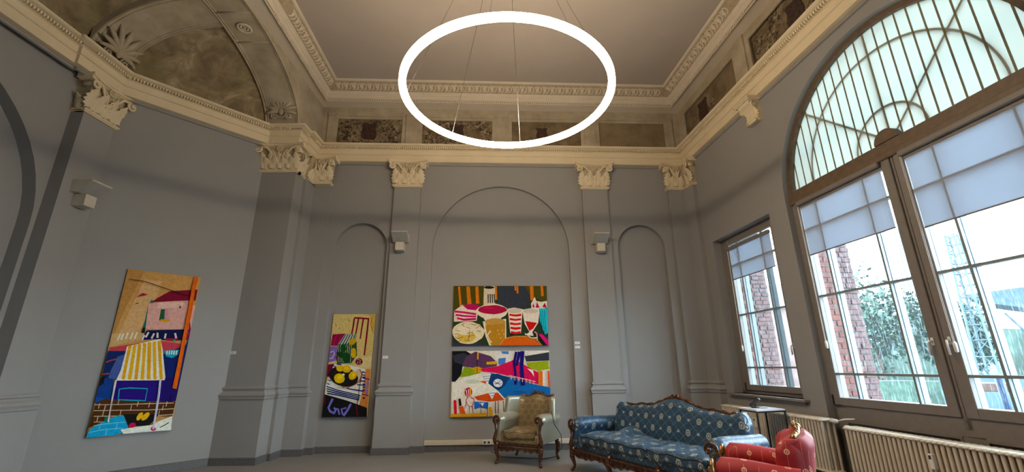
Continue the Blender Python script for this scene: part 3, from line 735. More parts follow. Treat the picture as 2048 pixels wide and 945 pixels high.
MB().tube([(-.12, -.1, .015), (0, -.12, -.005), (.12, -.1, .015)], .03, 6).build('console_foot', 'cream', e, smooth=True)
# ------------------------------------------------------------------ windows
def bars(mb, segs, y0, y1):
    for (x0, x1, z0, z1) in segs: mb.box(x0, x1, y0, y1, z0, z1)
def sash(win, gu0, gu1, gz0, gz1, y, vb, hb, hand, fw=.10, su0=None, su1=None, handu=None):
    """one glazed leaf; coordinates in wall frame, y = depth behind the wall face"""
    s = MB(FR.M); a0 = su0 if su0 is not None else gu0 - fw; a1 = su1 if su1 is not None else gu1 + fw
    s.bbox(a0, gu0, y - .03, y + .03, gz0 - fw, gz1 + fw, .006); s.bbox(gu1, a1, y - .03, y + .03, gz0 - fw, gz1 + fw, .006)
    s.bbox(gu0, gu1, y - .03, y + .03, gz0 - fw, gz0, .006); s.bbox(gu0, gu1, y - .03, y + .03, gz1, gz1 + fw, .006)
    s.build('sash_frame', 'frame', win)
    for u in vb:
        m = MB(FR.M); m.box(u - .013, u + .013, y - .02, y + .012, gz0, gz1); m.box(u - .011, u + .011, y + .028, y + .095, gz0, gz1); m.build('glazing_bar', 'bar', win)
    for z in hb:
        m = MB(FR.M); m.box(gu0, gu1, y - .018, y + .012, z - .014, z + .014); m.box(gu0, gu1, y + .028, y + .06, z - .010, z + .010); m.build('glazing_bar', 'bar', win)
    m = MB(FR.M)                                  # inner lining of the leaf, daylight cast put into its colour
    m.box(gu0 - .012, gu0, y + .03, y + .10, gz0, gz1); m.box(gu1, gu1 + .012, y + .03, y + .10, gz0, gz1); m.box(gu0, gu1, y + .03, y + .10, gz0 - .012, gz0)
    m.build('sash_lining', 'bar', win)
    us = [gu0] + list(vb) + [gu1]; zs = [gz0] + list(hb) + [gz1]
    for i in range(len(us) - 1):
        for j in range(len(zs) - 1):
            m = MB(FR.M); m.add([(us[i], y + .02, zs[j]), (us[i + 1], y + .02, zs[j]), (us[i + 1], y + .02, zs[j + 1]), (us[i], y + .02, zs[j + 1])], [(0, 1, 2, 3)])
            m.build('pane', 'glass', win)
    if hand:
        u, z, sg = hand; m = MB(FR.M)
        m.bbox(u - .016, u + .016, y - .042, y - .03, z - .04, z + .04, .004)
        m.tube([(u, y - .04, z + .0), (u, y - .075, z + .0), (u + .008 * sg, y - .085, z - .015), (u + .008 * sg, y - .085, z - .14)], .011, 8)
        m.build('handle', 'white', win, smooth=True)
def hinge(win, u, z, y):
    m = MB(FR.M); m.box(u - .006, u + .012, y - .045, y - .03, z, z + .12); m.box(u, u + .12, y - .042, y - .032, z - .012, z); m.build('hinge', 'black', win)
w1 = struct(empty('window_1', FR.at(1.25, -.165, 1.02))); w1i = w1.matrix_world.inverted()
def adopt(win):
    for ch in win.children: ch.matrix_parent_inverse = win.matrix_world.inverted()
sash(w1, .68, 1.89, 1.17, 3.70, .165, (.945, 1.61), (1.455, 2.375, 3.30), (1.945, 1.78, -1), su0=.56, su1=2.0)
m = MB(FR.M); bars(m, [(.36, .56, 1.0, 3.90), (2.0, 2.14, 1.0, 3.90), (.36, 2.14, 3.80, 3.90), (.36, 2.14, .98, 1.07)], .16, .22); m.build('frame', 'frame', w1)
m = MB(FR.M); m.bbox(.30, 2.22, -.09, .17, .985, 1.02, .008); m.box(.36, 2.16, -.04, .0, .95, .985); m.build('sill', 'frame', w1)
hinge(w1, .56, 1.08, .165); adopt(w1)
def big_window(name, U):
    """arched window with centre u=U"""
    w = struct(empty(name, FR.at(U, -.1, .0)))
    c = U - 4.15; Y = .10
    sash(w, 2.67 + c, 4.01 + c, 1.08, 3.72, Y, (2.965 + c, 3.735 + c), (1.375, 2.41, 3.38), (4.055 + c, 1.72, -1), su0=2.55 + c, su1=4.12 + c)
    sash(w, 4.29 + c, 5.63 + c, 1.08, 3.72, Y, (4.60 + c, 5.33 + c), (1.375, 2.41, 3.34), (4.225 + c, 1.72, 1), su0=4.18 + c, su1=5.75 + c)
    m = MB(FR.M); bars(m, [(2.49 + c, 2.55 + c, 0, 4.0), (5.75 + c, 5.81 + c, 0, 4.0), (4.12 + c, 4.18 + c, .87, 3.84), (2.49 + c, 5.81 + c, .80, .985)], Y - .005, Y + .09)
    m.box(4.144 + c, 4.152 + c, Y - .012, Y - .004, .9, 3.84)
    m.build('frame', 'frame', w)
    m = MB(FR.M); m.bbox(2.49 + c, 5.81 + c, Y - .045, Y + .08, 3.82, 3.90, .008); m.bbox(2.49 + c, 5.81 + c, Y - .02, Y + .08, 3.90, 4.03, .008); m.build('transom', 'brownframe', w)
    m = MB(FR.M); pts = [(.15 * math.cos(PI * i / 12) + U, 4.03 + .15 * math.sin(PI * i / 12)) for i in range(13)]; m.prism(pts, Y - .03, Y + .06); m.build('hub', 'brownframe', w)
    ring = []
    for r in (1.56, 1.66): ring.append([(U + r * math.cos(PI * i / 40), 3.99 + r * math.sin(PI * i / 40)) for i in range(41)])
    m = MB(FR.M)
    for y0 in (Y - .012,): m.grid([[(x, y0, z) for x, z in ring[0]], [(x, y0, z) for x, z in ring[1]]]); m.grid([[(x, y0, z) for x, z in ring[0]], [(x, Y + .09, z) for x, z in ring[0]]])
    m.build('arch_frame', 'brownframe', w)
    for a in (45, 90, 135):
        a = math.radians(a); dx, dz = math.cos(a), math.sin(a); wd = .006 if dz > .99 else .014; px_, pz_ = -dz * wd, dx * wd
        m = MB(FR.M); p = [(U + dx * .13 + px_, 4.03 + dz * .13 + pz_), (U + dx * .13 - px_, 4.03 + dz * .13 - pz_), (U + dx * 1.56 - px_, 3.99 + dz * 1.56 - pz_), (U + dx * 1.56 + px_, 3.99 + dz * 1.56 + pz_)]
        m.prism(p, Y + .049, Y + .09); m.build('lunette_bar', 'lbar', w)
    for r, zc in ((1.20, 4.04), (.45, 4.03)):
        m = MB(FR.M); k = 40
        m.grid([[(U + (r + s) * math.cos(PI * i / k), yy, zc + (r + s) * math.sin(PI * i / k)) for i in range(k + 1)] for s, yy in ((-.014, Y + .049), (.014, Y + .049), (.014, Y + .09), (-.014, Y + .09), (-.014, Y + .049))])
        m.build('lunette_bar', 'lbar', w)
    m = MB(FR.M); pts = [(U + 1.60 * math.cos(PI * i / 40), 3.99 + 1.60 * math.sin(PI * i / 40)) for i in range(41)]
    m.add([(x, Y + .10, z) for x, z in pts], [tuple(range(41))]); m.build('lunette_pane', 'glass', w)
    m = MB(FR.M)                                  # timber apron under the leaves
    m.box(2.49 + c, 5.81 + c, Y + .02, Y + .09, 0, .81)
    bars(m, [(2.49 + c, 2.68 + c, 0, .81), (4.06 + c, 4.27 + c, 0, .81), (5.66 + c, 5.81 + c, 0, .81)], Y - .005, Y + .03)
    for a, b in ((2.68 + c, 4.06 + c), (4.27 + c, 5.66 + c)): bars(m, [(a, b, .775, .80), (a, a + .02, .1, .775), (b - .02, b, .1, .775)], Y - .012, Y + .02)
    m.build('apron_panel', 'frame', w)
    hinge(w, 2.56 + c, .99, Y); adopt(w)
    return w
big_window('window_2', 4.15); big_window('window_added', 8.95)  # the second one is added out of view to let in daylight
# blinds
def roller(label, u0, u1, zt, zb, y, group):
    e = tag(empty('roller_blind', FR.at((u0 + u1) / 2, -y, zb)), label, 'roller blind', group)
    w = (u1 - u0) / 2; h = zt - zb
    MB().box(-w, w, -.001, .001, .01, h - .02).build('blind_fabric', 'blind', e)
    MB().bbox(-w - .03, w + .03, -.055, -.003, h - .03, h + .035, .01).build('cassette', 'frame', e)
    MB().tube([(-w, 0, .005), (w, 0, .005)], .009, 8).build('bottom_bar', 'frame', e, smooth=True)
    MB().tube([(-w - .02, -.02, h - .02), (-w - .022, -.02, -.6), (-w - .022, -.02, -1.25)], .003, 5).tube([(-w - .035, -.02, h - .02), (-w - .035, -.02, -1.25)], .003, 5).build('pull_cord', 'white', e)
    MB().lathe([(.006, -1.30), (.016, -1.29), (.018, -1.21), (.008, -1.19)], 8, Matrix.Translation((-w - .028, -.02, 0))).build('cord_weight', 'white', e, smooth=True)
    return e
roller('short roller blind half down in the small window beside the corner', .68, 1.85, 3.62, 3.03, .140, 'roller blinds')
roller('roller blind on the left leaf of the tall arched window', 2.68, 3.99, 3.79, 3.0, .074, 'roller blinds')
roller('roller blind on the right leaf of the tall arched window, cut by the frame', 4.30, 5.60, 3.79, 2.90, .074, 'roller blinds')
def lun_blind(U, label):
    e = tag(empty('arched_blind', FR.at(U, -.145, 4.0)), label, 'blind')
    r = 1.57; c0 = -1.49; us = [-1.565] + [c0 + .137 * i for i in range(23) if c0 + .137 * i < 1.56] + [1.565]
    f = lambda u: math.sqrt(max(0, r * r - u * u)) - .01
    for a, b in zip(us[:-1], us[1:]):
        k = 6; xs = [a + (b - a) * i / k for i in range(k + 1)]
        MB().add([(x, 0, .03) for x in xs] + [(x, 0, max(.031, f(x))) for x in xs], [(i, i + 1, k + 2 + i, k + 1 + i) for i in range(k)]).build('blind_strip', 'lunette', e)
    for u in us[1:-1]: MB().box(u - .009, u + .009, -.004, .003, .03, max(.04, f(u))).build('seam', 'seam', e)
lun_blind(4.15, 'pale green semicircular blind with vertical seams in the arched window head')
lun_blind(8.95, 'pale green semicircular blind in the added unseen arched window nearest the viewer')
# ------------------------------------------------------------------ ring lamp
RC = Vector((-.04, 4.385, 4.53)); RR, RW, RH = 1.19, .038, .036
e = tag(empty('ring_pendant_light', Matrix.Translation(RC)), 'large glowing white ring pendant hung on thin wires under the ceiling', 'pendant light')
k = 96; prof = []
for i in range(k): 
    a = 2 * PI * i / k; prof.append([(math.cos(a) * (RR + s * RW), math.sin(a) * (RR + s * RW), t * RH) for s, t in ((-1, -.6), (-.6, -1), (.6, -1), (1, -.6), (1, .6), (.6, 1), (-.6, 1), (-1, .6))])
mb = MB(); vs = [p for r in prof for p in r]; fi = []; fo = []
for i in range(k):
    for j in range(8):
        q = (i * 8 + j, i * 8 + (j + 1) % 8, ((i + 1) % k) * 8 + (j + 1) % 8, ((i + 1) % k) * 8 + j)
        (fo if j == 3 else fi).append(q)
mb.add(vs, fi + fo); o = mb.build('glowing_ring', 'led', e); o.data.materials.append(M['led_out'])
for p in o.data.polygons:
    n = p.normal; c = p.center
    if abs(n.z) < .3 and n.x * c.x + n.y * c.y > 0: p.material_index = 1
for a in (82, 180, -12, -60, -97, 130):
    a = math.radians(a); MB().tube([(math.cos(a) * RR, math.sin(a) * RR, RH), (math.cos(a) * .06, math.sin(a) * .06, 3.0)], .0035, 5).build('suspension_wire', 'chrome', e)
MB().lathe([(.0, 3.02), (.16, 3.02), (.16, 2.98), (.15, 2.97), (0.0, 2.97)], 24).build('ceiling_canopy', 'white', e, smooth=False)
# ------------------------------------------------------------------ wall uplighters
def uplight(label, mat4):
    e = tag(empty('wall_uplighter', mat4), label, 'wall lamp', 'wall uplighters on the pilasters')
    # local: x along wall, -y into room, z up; origin on the wall at the bottom of the small box
    MB().bbox(-.085, .085, -.19, 0, .0, .175, .006).build('mounting_box', 'lampbox', e)
    MB().box(-.06, .06, -.07, 0, .175, .34).build('neck', 'lampbox', e)
    pr = [(-.30, .37), (-.30, .355), (-.085, .19), (.0, .19), (.0, .37)]
    m = MB(); vs = [(x, y, z) for x in (-.16, .16) for y, z in pr]
    m.add(vs, [tuple(range(5)), tuple(range(5, 10))[::-1]] + [(i, (i + 1) % 5, 5 + (i + 1) % 5, 5 + i) for i in range(5)]).build('shade', 'lampbox', e)
    m = MB(); m.add([(-.155, -.294, .346), (.155, -.294, .346), (.155, -.092, .191), (-.155, -.092, .191)], [(0, 1, 2, 3)]); m.add([(-.155, -.29, .342), (.155, -.29, .342), (.155, -.09, .188), (-.155, -.09, .188)], [(0, 3, 2, 1)]); m.build('front_panel', 'lampface', e)
    return e
uplight('angular wall uplighter high on the left foreground pilaster', FLp.at(5.99, 0, 3.80))
uplight('angular wall uplighter on the pilaster left of the two stacked paintings', FB.at(-2.29, .10, 3.77))
uplight('angular wall uplighter on the pilaster right of the two stacked paintings', FB.at(1.83, .08, 3.77))
# ------------------------------------------------------------------ paintings
def lin(h):
    h = h.lstrip('#'); return tuple(((int(h[i:i + 2], 16) / 255 + .055) / 1.055) ** 2.4 if int(h[i:i + 2], 16) > 10 else int(h[i:i + 2], 16) / 255 / 12.92 for i in (0, 2, 4))
def homography(src):
    dst = [(0, 1), (1, 1), (1, 0), (0, 0)]; A = []; b = []
    for (x, y), (u, v) in zip(src, dst):
        A.append([x, y, 1, 0, 0, 0, -u * x, -u * y]); b.append(u); A.append([0, 0, 0, x, y, 1, -v * x, -v * y]); b.append(v)
    h = np.linalg.solve(np.array(A, float), np.array(b, float))
    def f(x, y):
        w = h[6] * x + h[7] * y + 1; return min(1, max(0, (h[0] * x + h[1] * y + h[2]) / w)), min(1, max(0, (h[3] * x + h[4] * y + h[5]) / w))
    return f
def stroke(pts, w):
    """polyline to a slightly uneven brush stroke outline"""
    L = []; R_ = []
    for i, (x, y) in enumerate(pts):
        a = pts[max(0, i - 1)]; b = pts[min(len(pts) - 1, i + 1)]; dx, dy = b[0] - a[0], b[1] - a[1]; l = math.hypot(dx, dy) or 1
        k = w / 2 * random.uniform(.85, 1.15); L.append((x - dy / l * k, y + dx / l * k)); R_.append((x + dy / l * k, y - dx / l * k))
    return L + R_[::-1]
def oval(cx, cy, a, b, n=16, rot=0, j=.04):
    out = []
    for i in range(n):
        t = 2 * PI * i / n; r = random.uniform(1 - j, 1 + j); x, y = a * r * math.cos(t), b * r * math.sin(t)
        out.append((cx + x * math.cos(rot) - y * math.sin(rot), cy + x * math.sin(rot) + y * math.cos(rot)))
    return out
def painting(label, fr, u0, u1, z0, z1, n, corners, shapes, d=.035):
    e = tag(empty('painting', fr.at((u0 + u1) / 2, n, z0)), label, 'painting', 'colourful paintings on the walls')
    w, h = (u1 - u0), (z1 - z0); f = homography(corners)
    MB().box(-w / 2, w / 2, -d, -.004, 0, h).build('canvas', 'canvas', e)
    mb = MB()
    for i, sh in enumerate(shapes):
        col = lin(sh[0]); poly = sh[1] if len(sh) == 2 else stroke(sh[2], sh[1])
        q = [f(x, y) for x, y in poly]; P3 = [Vector(((s - .5) * w, t * h, 0)) for s, t in q]
        y = -(d + .0008 + .00045 * i)
        for t in tessellate_polygon([P3]):
            mb.add([(P3[k].x, y, P3[k].y) for k in t], [(0, 1, 2)], None, col)
    o = mb.build('painted_picture', 'paint', e, recalc=False); return e
def R4(x0, y0, x1, y1): return [(x0, y0), (x1, y0), (x1, y1), (x0, y1)]
# A: slanting tall canvas on the left
A = [('c8a070', [(247, 48), (617, 90), (463, 872), (20, 912)]), ('b88f62', [(247, 48), (330, 60), (230, 250), (150, 430), (165, 330)]), ('d4b087', [(330, 100), (420, 110), (330, 330), (240, 400), (200, 370)]),
 ('c9ac80', [(160, 375), (330, 360), (320, 400), (150, 440)])]
A += [('e6dcc8', 9, [(x, 372 + k), (x - 14, 405 + k)]) for x, k in ((205, 2), (222, 0), (245, -4), (270, -4), (292, -6))]
A += [('0f6a68', 14, [(372, 205), (352, 240), (340, 300), (325, 345)]), ('7d1230', [(362, 215), (400, 190), (460, 158), (600, 150), (590, 205), (480, 208)]),
 ('d9aea6', [(350, 220), (480, 208), (572, 205), (545, 352), (345, 352), (335, 340)]), ('e8c6bb', [(400, 215), (530, 215), (520, 240), (395, 245)]),
 ('e3b5ab', [(575, 230), (592, 230), (570, 340), (548, 352)]), ('2d5a3a', [(413, 250), (450, 247), (446, 308), (403, 306)]), ('cf9cb0', [(433, 250), (451, 247), (447, 300), (430, 302)]), ('d8a23e', [(410, 300), (458, 300), (455, 315), (410, 313)]), ('5a4a4a', R4(506, 233, 516, 244)),
 ('161a45', [(340, 356), (555, 350), (545, 408), (420, 405), (415, 400), (325, 405), (315, 395)]), ('100f14', [(318, 345), (333, 340), (330, 370), (312, 370)])]
A += [('d8d4d4', 10, [(x, y), (x - 8 + k, y + 26)]) for x, y, k in ((350, 366, -8), (328, 380, -4), (395, 368, 8), (438, 372, 2), (485, 370, 14), (378, 372, -6))]
A += [('8a2a58', [(520, 385), (552, 380), (560, 300), (575, 350), (555, 405), (525, 400)]), ('c0606a', [(150, 445), (320, 418), (430, 412), (520, 425), (510, 455), (430, 460), (240, 462), (150, 462)]), ('b0344a', R4(440, 398, 500, 410)), ('3fa06a', R4(475, 405, 487, 416)),
 ('172a60', [(140, 462), (235, 462), (215, 560), (165, 605), (85, 690), (105, 600)]), ('1a2766', [(420, 480), (540, 430), (560, 380), (490, 720), (400, 730), (420, 600)]), ('1c3f86', [(100, 600), (165, 605), (160, 720), (60, 730)]),
 ('56659a', [(190, 490), (225, 480), (205, 580), (180, 610), (140, 600), (155, 560)]), ('2fa3b8', [(425, 460), (505, 455), (500, 480), (470, 498), (440, 490)])]
A += [('e8eef0', 5, [(x, 460), (x - 3, 480)]) for x in range(445, 500, 12)]
A += [('b04a2a', 6, [(130, 520), (155, 510), (185, 503)]), ('b04a2a', 6, [(105, 583), (145, 577)]), ('0c0c12', [(95, 600), (125, 590), (115, 630), (92, 645)]),
 ('2c1f7a', [(170, 610), (430, 600), (440, 690), (410, 720), (330, 722), (160, 712)]), ('1f4fa0', [(60, 700), (160, 712), (330, 722), (420, 720), (410, 760), (350, 740), (150, 735), (70, 725)]), ('241a66', [(430, 600), (510, 600), (485, 720), (410, 725)]),
 ('e8e4d6', [(238, 438), (410, 400), (420, 450), (435, 600), (430, 612), (180, 614), (205, 560)])]
for i in range(7):
    x0, x1 = 247 + i * 25, 212 + i * 33; A.append(('dba640' if i % 2 == 0 else 'e3b24e', 17, [(x0 + 6, 434 - i * 4), ((x0 + x1) / 2 + 5, 520), (x1 + 4, 608)]))
A += [('2f9db0', 7, [(190, 715), (196, 658), (250, 652), (342, 656), (330, 718), (260, 716), (192, 714)]),
 ('4a2c14', [(75, 730), (125, 706), (160, 715), (330, 722), (488, 722), (470, 800), (430, 800), (340, 790), (215, 790), (160, 800), (110, 826), (35, 862)])]
for yy in (738, 768, 798, 828): A.append(('cbb9a2', 4, [(62, yy + 2), (200, yy), (340, yy - 4 + (yy - 738) * .1), (478, yy - 8)]))
for x, yy in ((90, 732), (190, 714), (290, 722), (350, 726), (440, 722), (120, 740), (255, 742), (420, 742), (110, 772), (200, 770), (400, 770), (80, 802)): A.append(('cbb9a2', 4, [(x + 4, yy), (x - 3, yy + 27)]))
A += [('34a8d8', [(20, 912), (40, 868), (125, 820), (190, 795), (220, 800), (240, 860), (200, 890), (160, 900)]), ('86cdea', 4, [(60, 850), (130, 838), (225, 830)]), ('86cdea', 4, [(35, 885), (120, 868), (215, 862)]), ('86cdea', 4, [(100, 835), (88, 868)]), ('86cdea', 4, [(185, 838), (176, 868)]), ('86cdea', 4, [(130, 868), (122, 902)]),
 ('0b0b0d', [(215, 788), (300, 790), (400, 790), (375, 820), (350, 846), (300, 852), (240, 846)]), ('e8ecE2'.lower(), [(200, 870), (240, 862), (300, 852), (360, 846), (400, 825), (470, 798), (463, 872), (300, 884), (215, 892)]),
 ('1a1a1a', 4, [(405, 858), (430, 846), (452, 832)]), ('f0c020', oval(300, 800, 12, 25, rot=.6)), ('e8b818', oval(330, 800, 13, 28, rot=.8)), ('c02a5c', oval(262, 846, 18, 13, rot=-.3)), ('d02a60', oval(370, 866, 14, 10)), ('2a7a60', [(118, 800), (150, 806), (140, 832), (115, 826)]),
 ('d6d2da', 9, [(178, 612), (160, 700), (148, 770), (136, 830)]), ('7a5a40', 3, [(158, 720), (146, 800)]), ('cfd0e2', 10, [(408, 606), (400, 680), (385, 780), (370, 868)]), ('8890c0', 3, [(404, 640), (392, 720)]),
 ('1a1216', 3, [(250, 100), (330, 112), (440, 148), (540, 180), (590, 190)]), ('d9621c', 20, [(590, 88), (575, 150), (560, 250), (530, 400), (500, 560), (480, 655)]), ('e8702a', 7, [(586, 95), (566, 200), (520, 430), (486, 640)]),
 ('a02838', [(285, 190), (318, 170), (345, 178), (312, 184)]), ('8a3a40', [(275, 226), (290, 218), (300, 222)]), ('16161c', 5, [(468, 690), (460, 718)])]
painting('tall painting of a pink house and striped yellow awning on the slanting left wall', FD, .54, 1.505, .60, 3.01, .0, [(247, 48), (617, 90), (463, 872), (20, 912)], A)
# B: lemons on a plate
B = [('d8c48c', [(152, 95), (469, 95), (405, 856), (68, 860)]), ('cdb06a', [(400, 97), (469, 95), (455, 250), (430, 200), (430, 110)]), ('e0d0a0', [(330, 430), (440, 400), (430, 500), (300, 480)]), ('a07a30', 5, [(440, 120), (430, 170), (444, 220)]),
 ('6a5a30', 4, [(165, 160), (172, 190)]), ('6a5a30', 4, [(200, 195), (190, 205)]), ('6a5a30', 4, [(262, 130), (270, 155)]),
 ('7d1028', 13, [(308, 122), (420, 130)]), ('7d1028', 11, [(308, 125), (300, 180), (288, 245)]), ('7d1028', 11, [(340, 125), (330, 180), (318, 245)]), ('7d1028', 11, [(376, 128), (362, 210), (352, 280)]), ('7d1028', 12, [(415, 130), (400, 260), (382, 402)]),
 ('8a1840', [(145, 245), (240, 240), (215, 300), (180, 330), (130, 330)]), ('b83060', 9, [(175, 245), (150, 325)]), ('b83060', 9, [(215, 245), (180, 325)]), ('8a78b8', [(128, 335), (180, 335), (170, 440), (112, 455)]), ('d8c8e0', 6, [(125, 380), (150, 370), (160, 390), (140, 425), (120, 425)]), ('781030', [(105, 470), (180, 460), (165, 410), (185, 400), (180, 470), (120, 560), (98, 560)]),
 ('8a9a90', [(235, 245), (325, 245), (318, 300), (250, 330), (185, 320)]), ('2f4a32', [(185, 322), (325, 300), (328, 400), (285, 460), (180, 462), (175, 400)])]
B += [('e8e8e0' if i % 2 else '22282a', 4, [(242 + i * 9, 250), (200 + i * 10, 322)]) for i in range(9)]
B += [('c8d0b8', 3, [(190 + i * 14, 325), (188 + i * 13, 455)]) for i in range(8)]
B += [('1c4020', oval(215, 400, 45, 22, rot=.4)), ('205028', oval(225, 350, 22, 32)), ('1c4824', oval(250, 420, 30, 40)), ('d8b020', oval(303, 385, 20, 38)), ('c8a818', oval(295, 300, 30, 22, rot=-.7)),
 ('6a1428', oval(345, 448, 27, 24)), ('e0c0b0', 4, [(330, 430), (360, 440)]), ('e0c0b0', 4, [(335, 445), (335, 465)]), ('e0c0b0', 4, [(352, 445), (352, 468)]),
 ('d89a6a', [(395, 505), (430, 505), (405, 790), (345, 770), (365, 650)]), ('a02038', 8, [(385, 572), (425, 582)]), ('9a8ac0', 18, [(410, 585), (400, 700)]), ('a02038', 8, [(360, 688), (415, 702)]), ('1a1a1a', [(372, 715), (392, 712), (386, 724), (374, 726)]),
 ('e6e6e2', [(160, 462), (250, 470), (395, 505), (380, 600), (365, 690), (345, 768), (250, 735), (88, 690), (95, 620)])]
for i in range(7): B.append(('1c2e6c', 9, [(100 + i * 2, 640 + i * 17 - 8), (190, 662 + i * 12), (355 - i * 3, 700 + i * 11)]) if i < 4 else ('1c2e6c', 9, [(330, 600 - (i - 4) * 28 + 20), (392, 612 - (i - 4) * 30 + 12)]))
for i in range(6): B.append(('1c2e6c', 7, [(150 - i * 9, 480 + i * 26), (172 - i * 9, 488 + i * 26)]))
for i in range(7): B.append(('1c2e6c', 8, [(372, 525 + i * 22), (392, 530 + i * 22)]))
B += [('1c2e6c', 8, [(260, 648), (380, 668)]), ('1c2e6c', 8, [(180, 465), (215, 472)]), ('cfc0a8', [(330, 500), (365, 520), (372, 570), (330, 620), (240, 650), (180, 640), (310, 580)]), ('b87068', 10, [(350, 505), (370, 545), (345, 600), (250, 645)]), ('7a8068', 18, [(318, 560), (300, 600), (220, 638)]),
 ('141414', oval(230, 560, 112, 72, rot=.25, n=24, j=.02)), ('2a2a2a', 4, [(150, 530), (170, 590), (230, 620)]), ('2a2a2a', 4, [(165, 520), (185, 575), (240, 605)]),
 ('e8c018', oval(205, 498, 30, 24)), ('e2b414', oval(254, 503, 33, 28)), ('f0d030', oval(250, 498, 16, 12)), ('e8c020', oval(200, 572, 40, 37)), ('f4d840', oval(205, 565, 20, 18)), ('f0ece0', oval(230, 545, 10, 8)), ('e0b418', oval(300, 550, 36, 28, rot=-.9)), ('f0cc30', oval(305, 545, 16, 12, rot=-.9)),
 ('101014', [(88, 690), (250, 735), (345, 768), (405, 790), (405, 856), (68, 860)]), ('8a8ad8', 16, [(150, 722), (118, 790), (130, 815), (160, 830), (175, 800), (158, 790)]), ('8a8ad8', 14, [(160, 795), (190, 800), (200, 840)]), ('8a8ad8', 18, [(285, 760), (265, 800), (230, 850)]), ('8a8ad8', 12, [(250, 790), (215, 800), (225, 840)]), ('6a1428', 10, [(325, 770), (335, 850)]), ('6a1428', 8, [(95, 695), (88, 760)]), ('141428', 5, [(372, 520), (350, 640), (332, 780)])]
painting('narrow tall painting of lemons on a black plate in the left niche', FB, -3.575, -2.745, .625, 2.535, -.12, [(152, 95), (469, 95), (405, 856), (68, 860)], B)
# C: drinks on a dark table
C = [('2c3c1c', [(137, 113), (692, 118), (700, 473), (131, 473)]), ('4a4416', [(137, 113), (325, 115), (320, 230), (280, 250), (137, 260)]), ('343a44', [(395, 116), (600, 118), (590, 250), (470, 260), (400, 225)]), ('4a4818', [(560, 118), (692, 118), (694, 220), (600, 180)]), ('2a3a26', [(300, 240), (692, 260), (700, 473), (131, 473), (131, 330)]), ('343848', [(131, 455), (310, 455), (300, 473), (131, 473)])]
C += [('d8791c', w_, [(x, 118), (x + d_, y)]) for x, d_, y, w_ in ((168, 12, 240, 14), (222, 10, 225, 24), (275, 6, 222, 18), (387, 3, 200, 13), (505, 2, 145, 11), (517, 2, 162, 11), (602, 4, 205, 20), (663, 4, 180, 16))]
C += [('d8ccb4', [(318, 118), (383, 116), (386, 222), (315, 232)]), ('141416', oval(349, 125, 32, 8))] + [('141416', 6, [(343 + i * 12, 165), (344 + i * 13, 218)]) for i in range(4)]
C += [('e8d8c8', [(140, 265), (190, 228), (290, 235), (275, 325), (140, 330)]), ('b83a66', [(190, 230), (250, 222), (296, 235), (270, 262), (220, 256)])] + [('c84a72', 12, [(142 + i * 8, 268 + i * 20), (200, 262 + i * 22 + 12), (272, 300 + i * 8 - 14 + i * 6)]) for i in range(3)]
C += [('e6d8b8', oval(226, 395, 95, 66, n=24)), ('e0c070', oval(215, 420, 55, 35)), ('ecdfc4', oval(205, 380, 50, 30))]
C += [('2a2a3c', 2.5, [(x, y), (x + dx, y + dy)]) for x, y, dx, dy in [(150, 380, 30, 8), (170, 400, -24, 6), (190, 350, 12, -14), (205, 360, -18, -14), (235, 380, -6, 60), (220, 400, 34, -8), (225, 420, 34, -10), (240, 372, -26, -10), (270, 370, 20, -12), (275, 385, 24, 4), (165, 430, 34, -10), (180, 440, -20, 14), (245, 345, 30, 6), (290, 350, 12, 14), (150, 420, 20, 12), (205, 440, 30, 2)]]
C += [('e8dcc8', oval(368, 270, 95, 46, n=22)), ('e8dcc8', [(310, 300), (430, 300), (400, 340), (330, 330)]), ('ac1040', oval(370, 260, 84, 27, n=22)), ('c83060', oval(350, 250, 30, 8)),
 ('e8dcc4', [(312, 330), (450, 315), (452, 440), (445, 473), (352, 473), (330, 420)]), ('c09a64', oval(385, 335, 62, 24, n=20)), ('b88c50', [(328, 350), (446, 345), (444, 440), (430, 473), (365, 473), (340, 430)]), ('e0cfae', 10, [(360, 385), (340, 410), (350, 440), (365, 455)])] + [('e8d8b0', 3, [(400 + i * 9, 380 + (i % 3) * 22), (402 + i * 9, 388 + (i % 3) * 22)]) for i in range(5)]
C += [('e8dccc', [(460, 255), (500, 248), (548, 258), (538, 400), (475, 400)]), ('c9bfae', oval(503, 268, 38, 16))] + [('d85a5c', 13, [(470 + i * 2, 290 + i * 26), (505, 296 + i * 26), (540 - i, 292 + i * 26)]) for i in range(5)]
C += [('e8ddd0', [(545, 262), (600, 252), (650, 262), (640, 340), (605, 395), (612, 418), (560, 412), (588, 395), (560, 345)]), ('cfc4b4', oval(597, 270, 46, 14)), ('c81c1c', [(565, 330), (632, 340), (610, 375), (588, 388), (575, 360)]),
 ('e8ddd0', [(598, 225), (620, 185), (630, 210), (660, 215), (692, 210), (694, 250), (640, 262), (600, 252)]), ('b02048', [(605, 245), (612, 222), (620, 250)]), ('b02048', [(625, 250), (634, 215), (648, 250)]), ('b02048', [(665, 248), (678, 220), (692, 250)]),
 ('5ac0d0', [(645, 255), (697, 255), (698, 400), (680, 410), (650, 330)])] + [('2a6a7c', 3, [(652 + i * 12, 270), (668 + i * 9, 400)]) for i in range(3)]
C += [('d8601a', [(415, 473), (440, 435), (500, 424), (560, 424), (620, 440), (655, 473)]), ('d8a868', 5, [(412, 473), (440, 432), (500, 420), (560, 420), (625, 436), (660, 473)]), ('101010', [(636, 410), (650, 405), (690, 470), (665, 473)]), ('d84a88', [(642, 410), (660, 405), (700, 445), (700, 473), (690, 472)]), ('e8a8a0', 7, [(618, 392), (632, 405), (634, 445)]), ('e8ddd0', 5, [(560, 402), (600, 430), (632, 428)])]
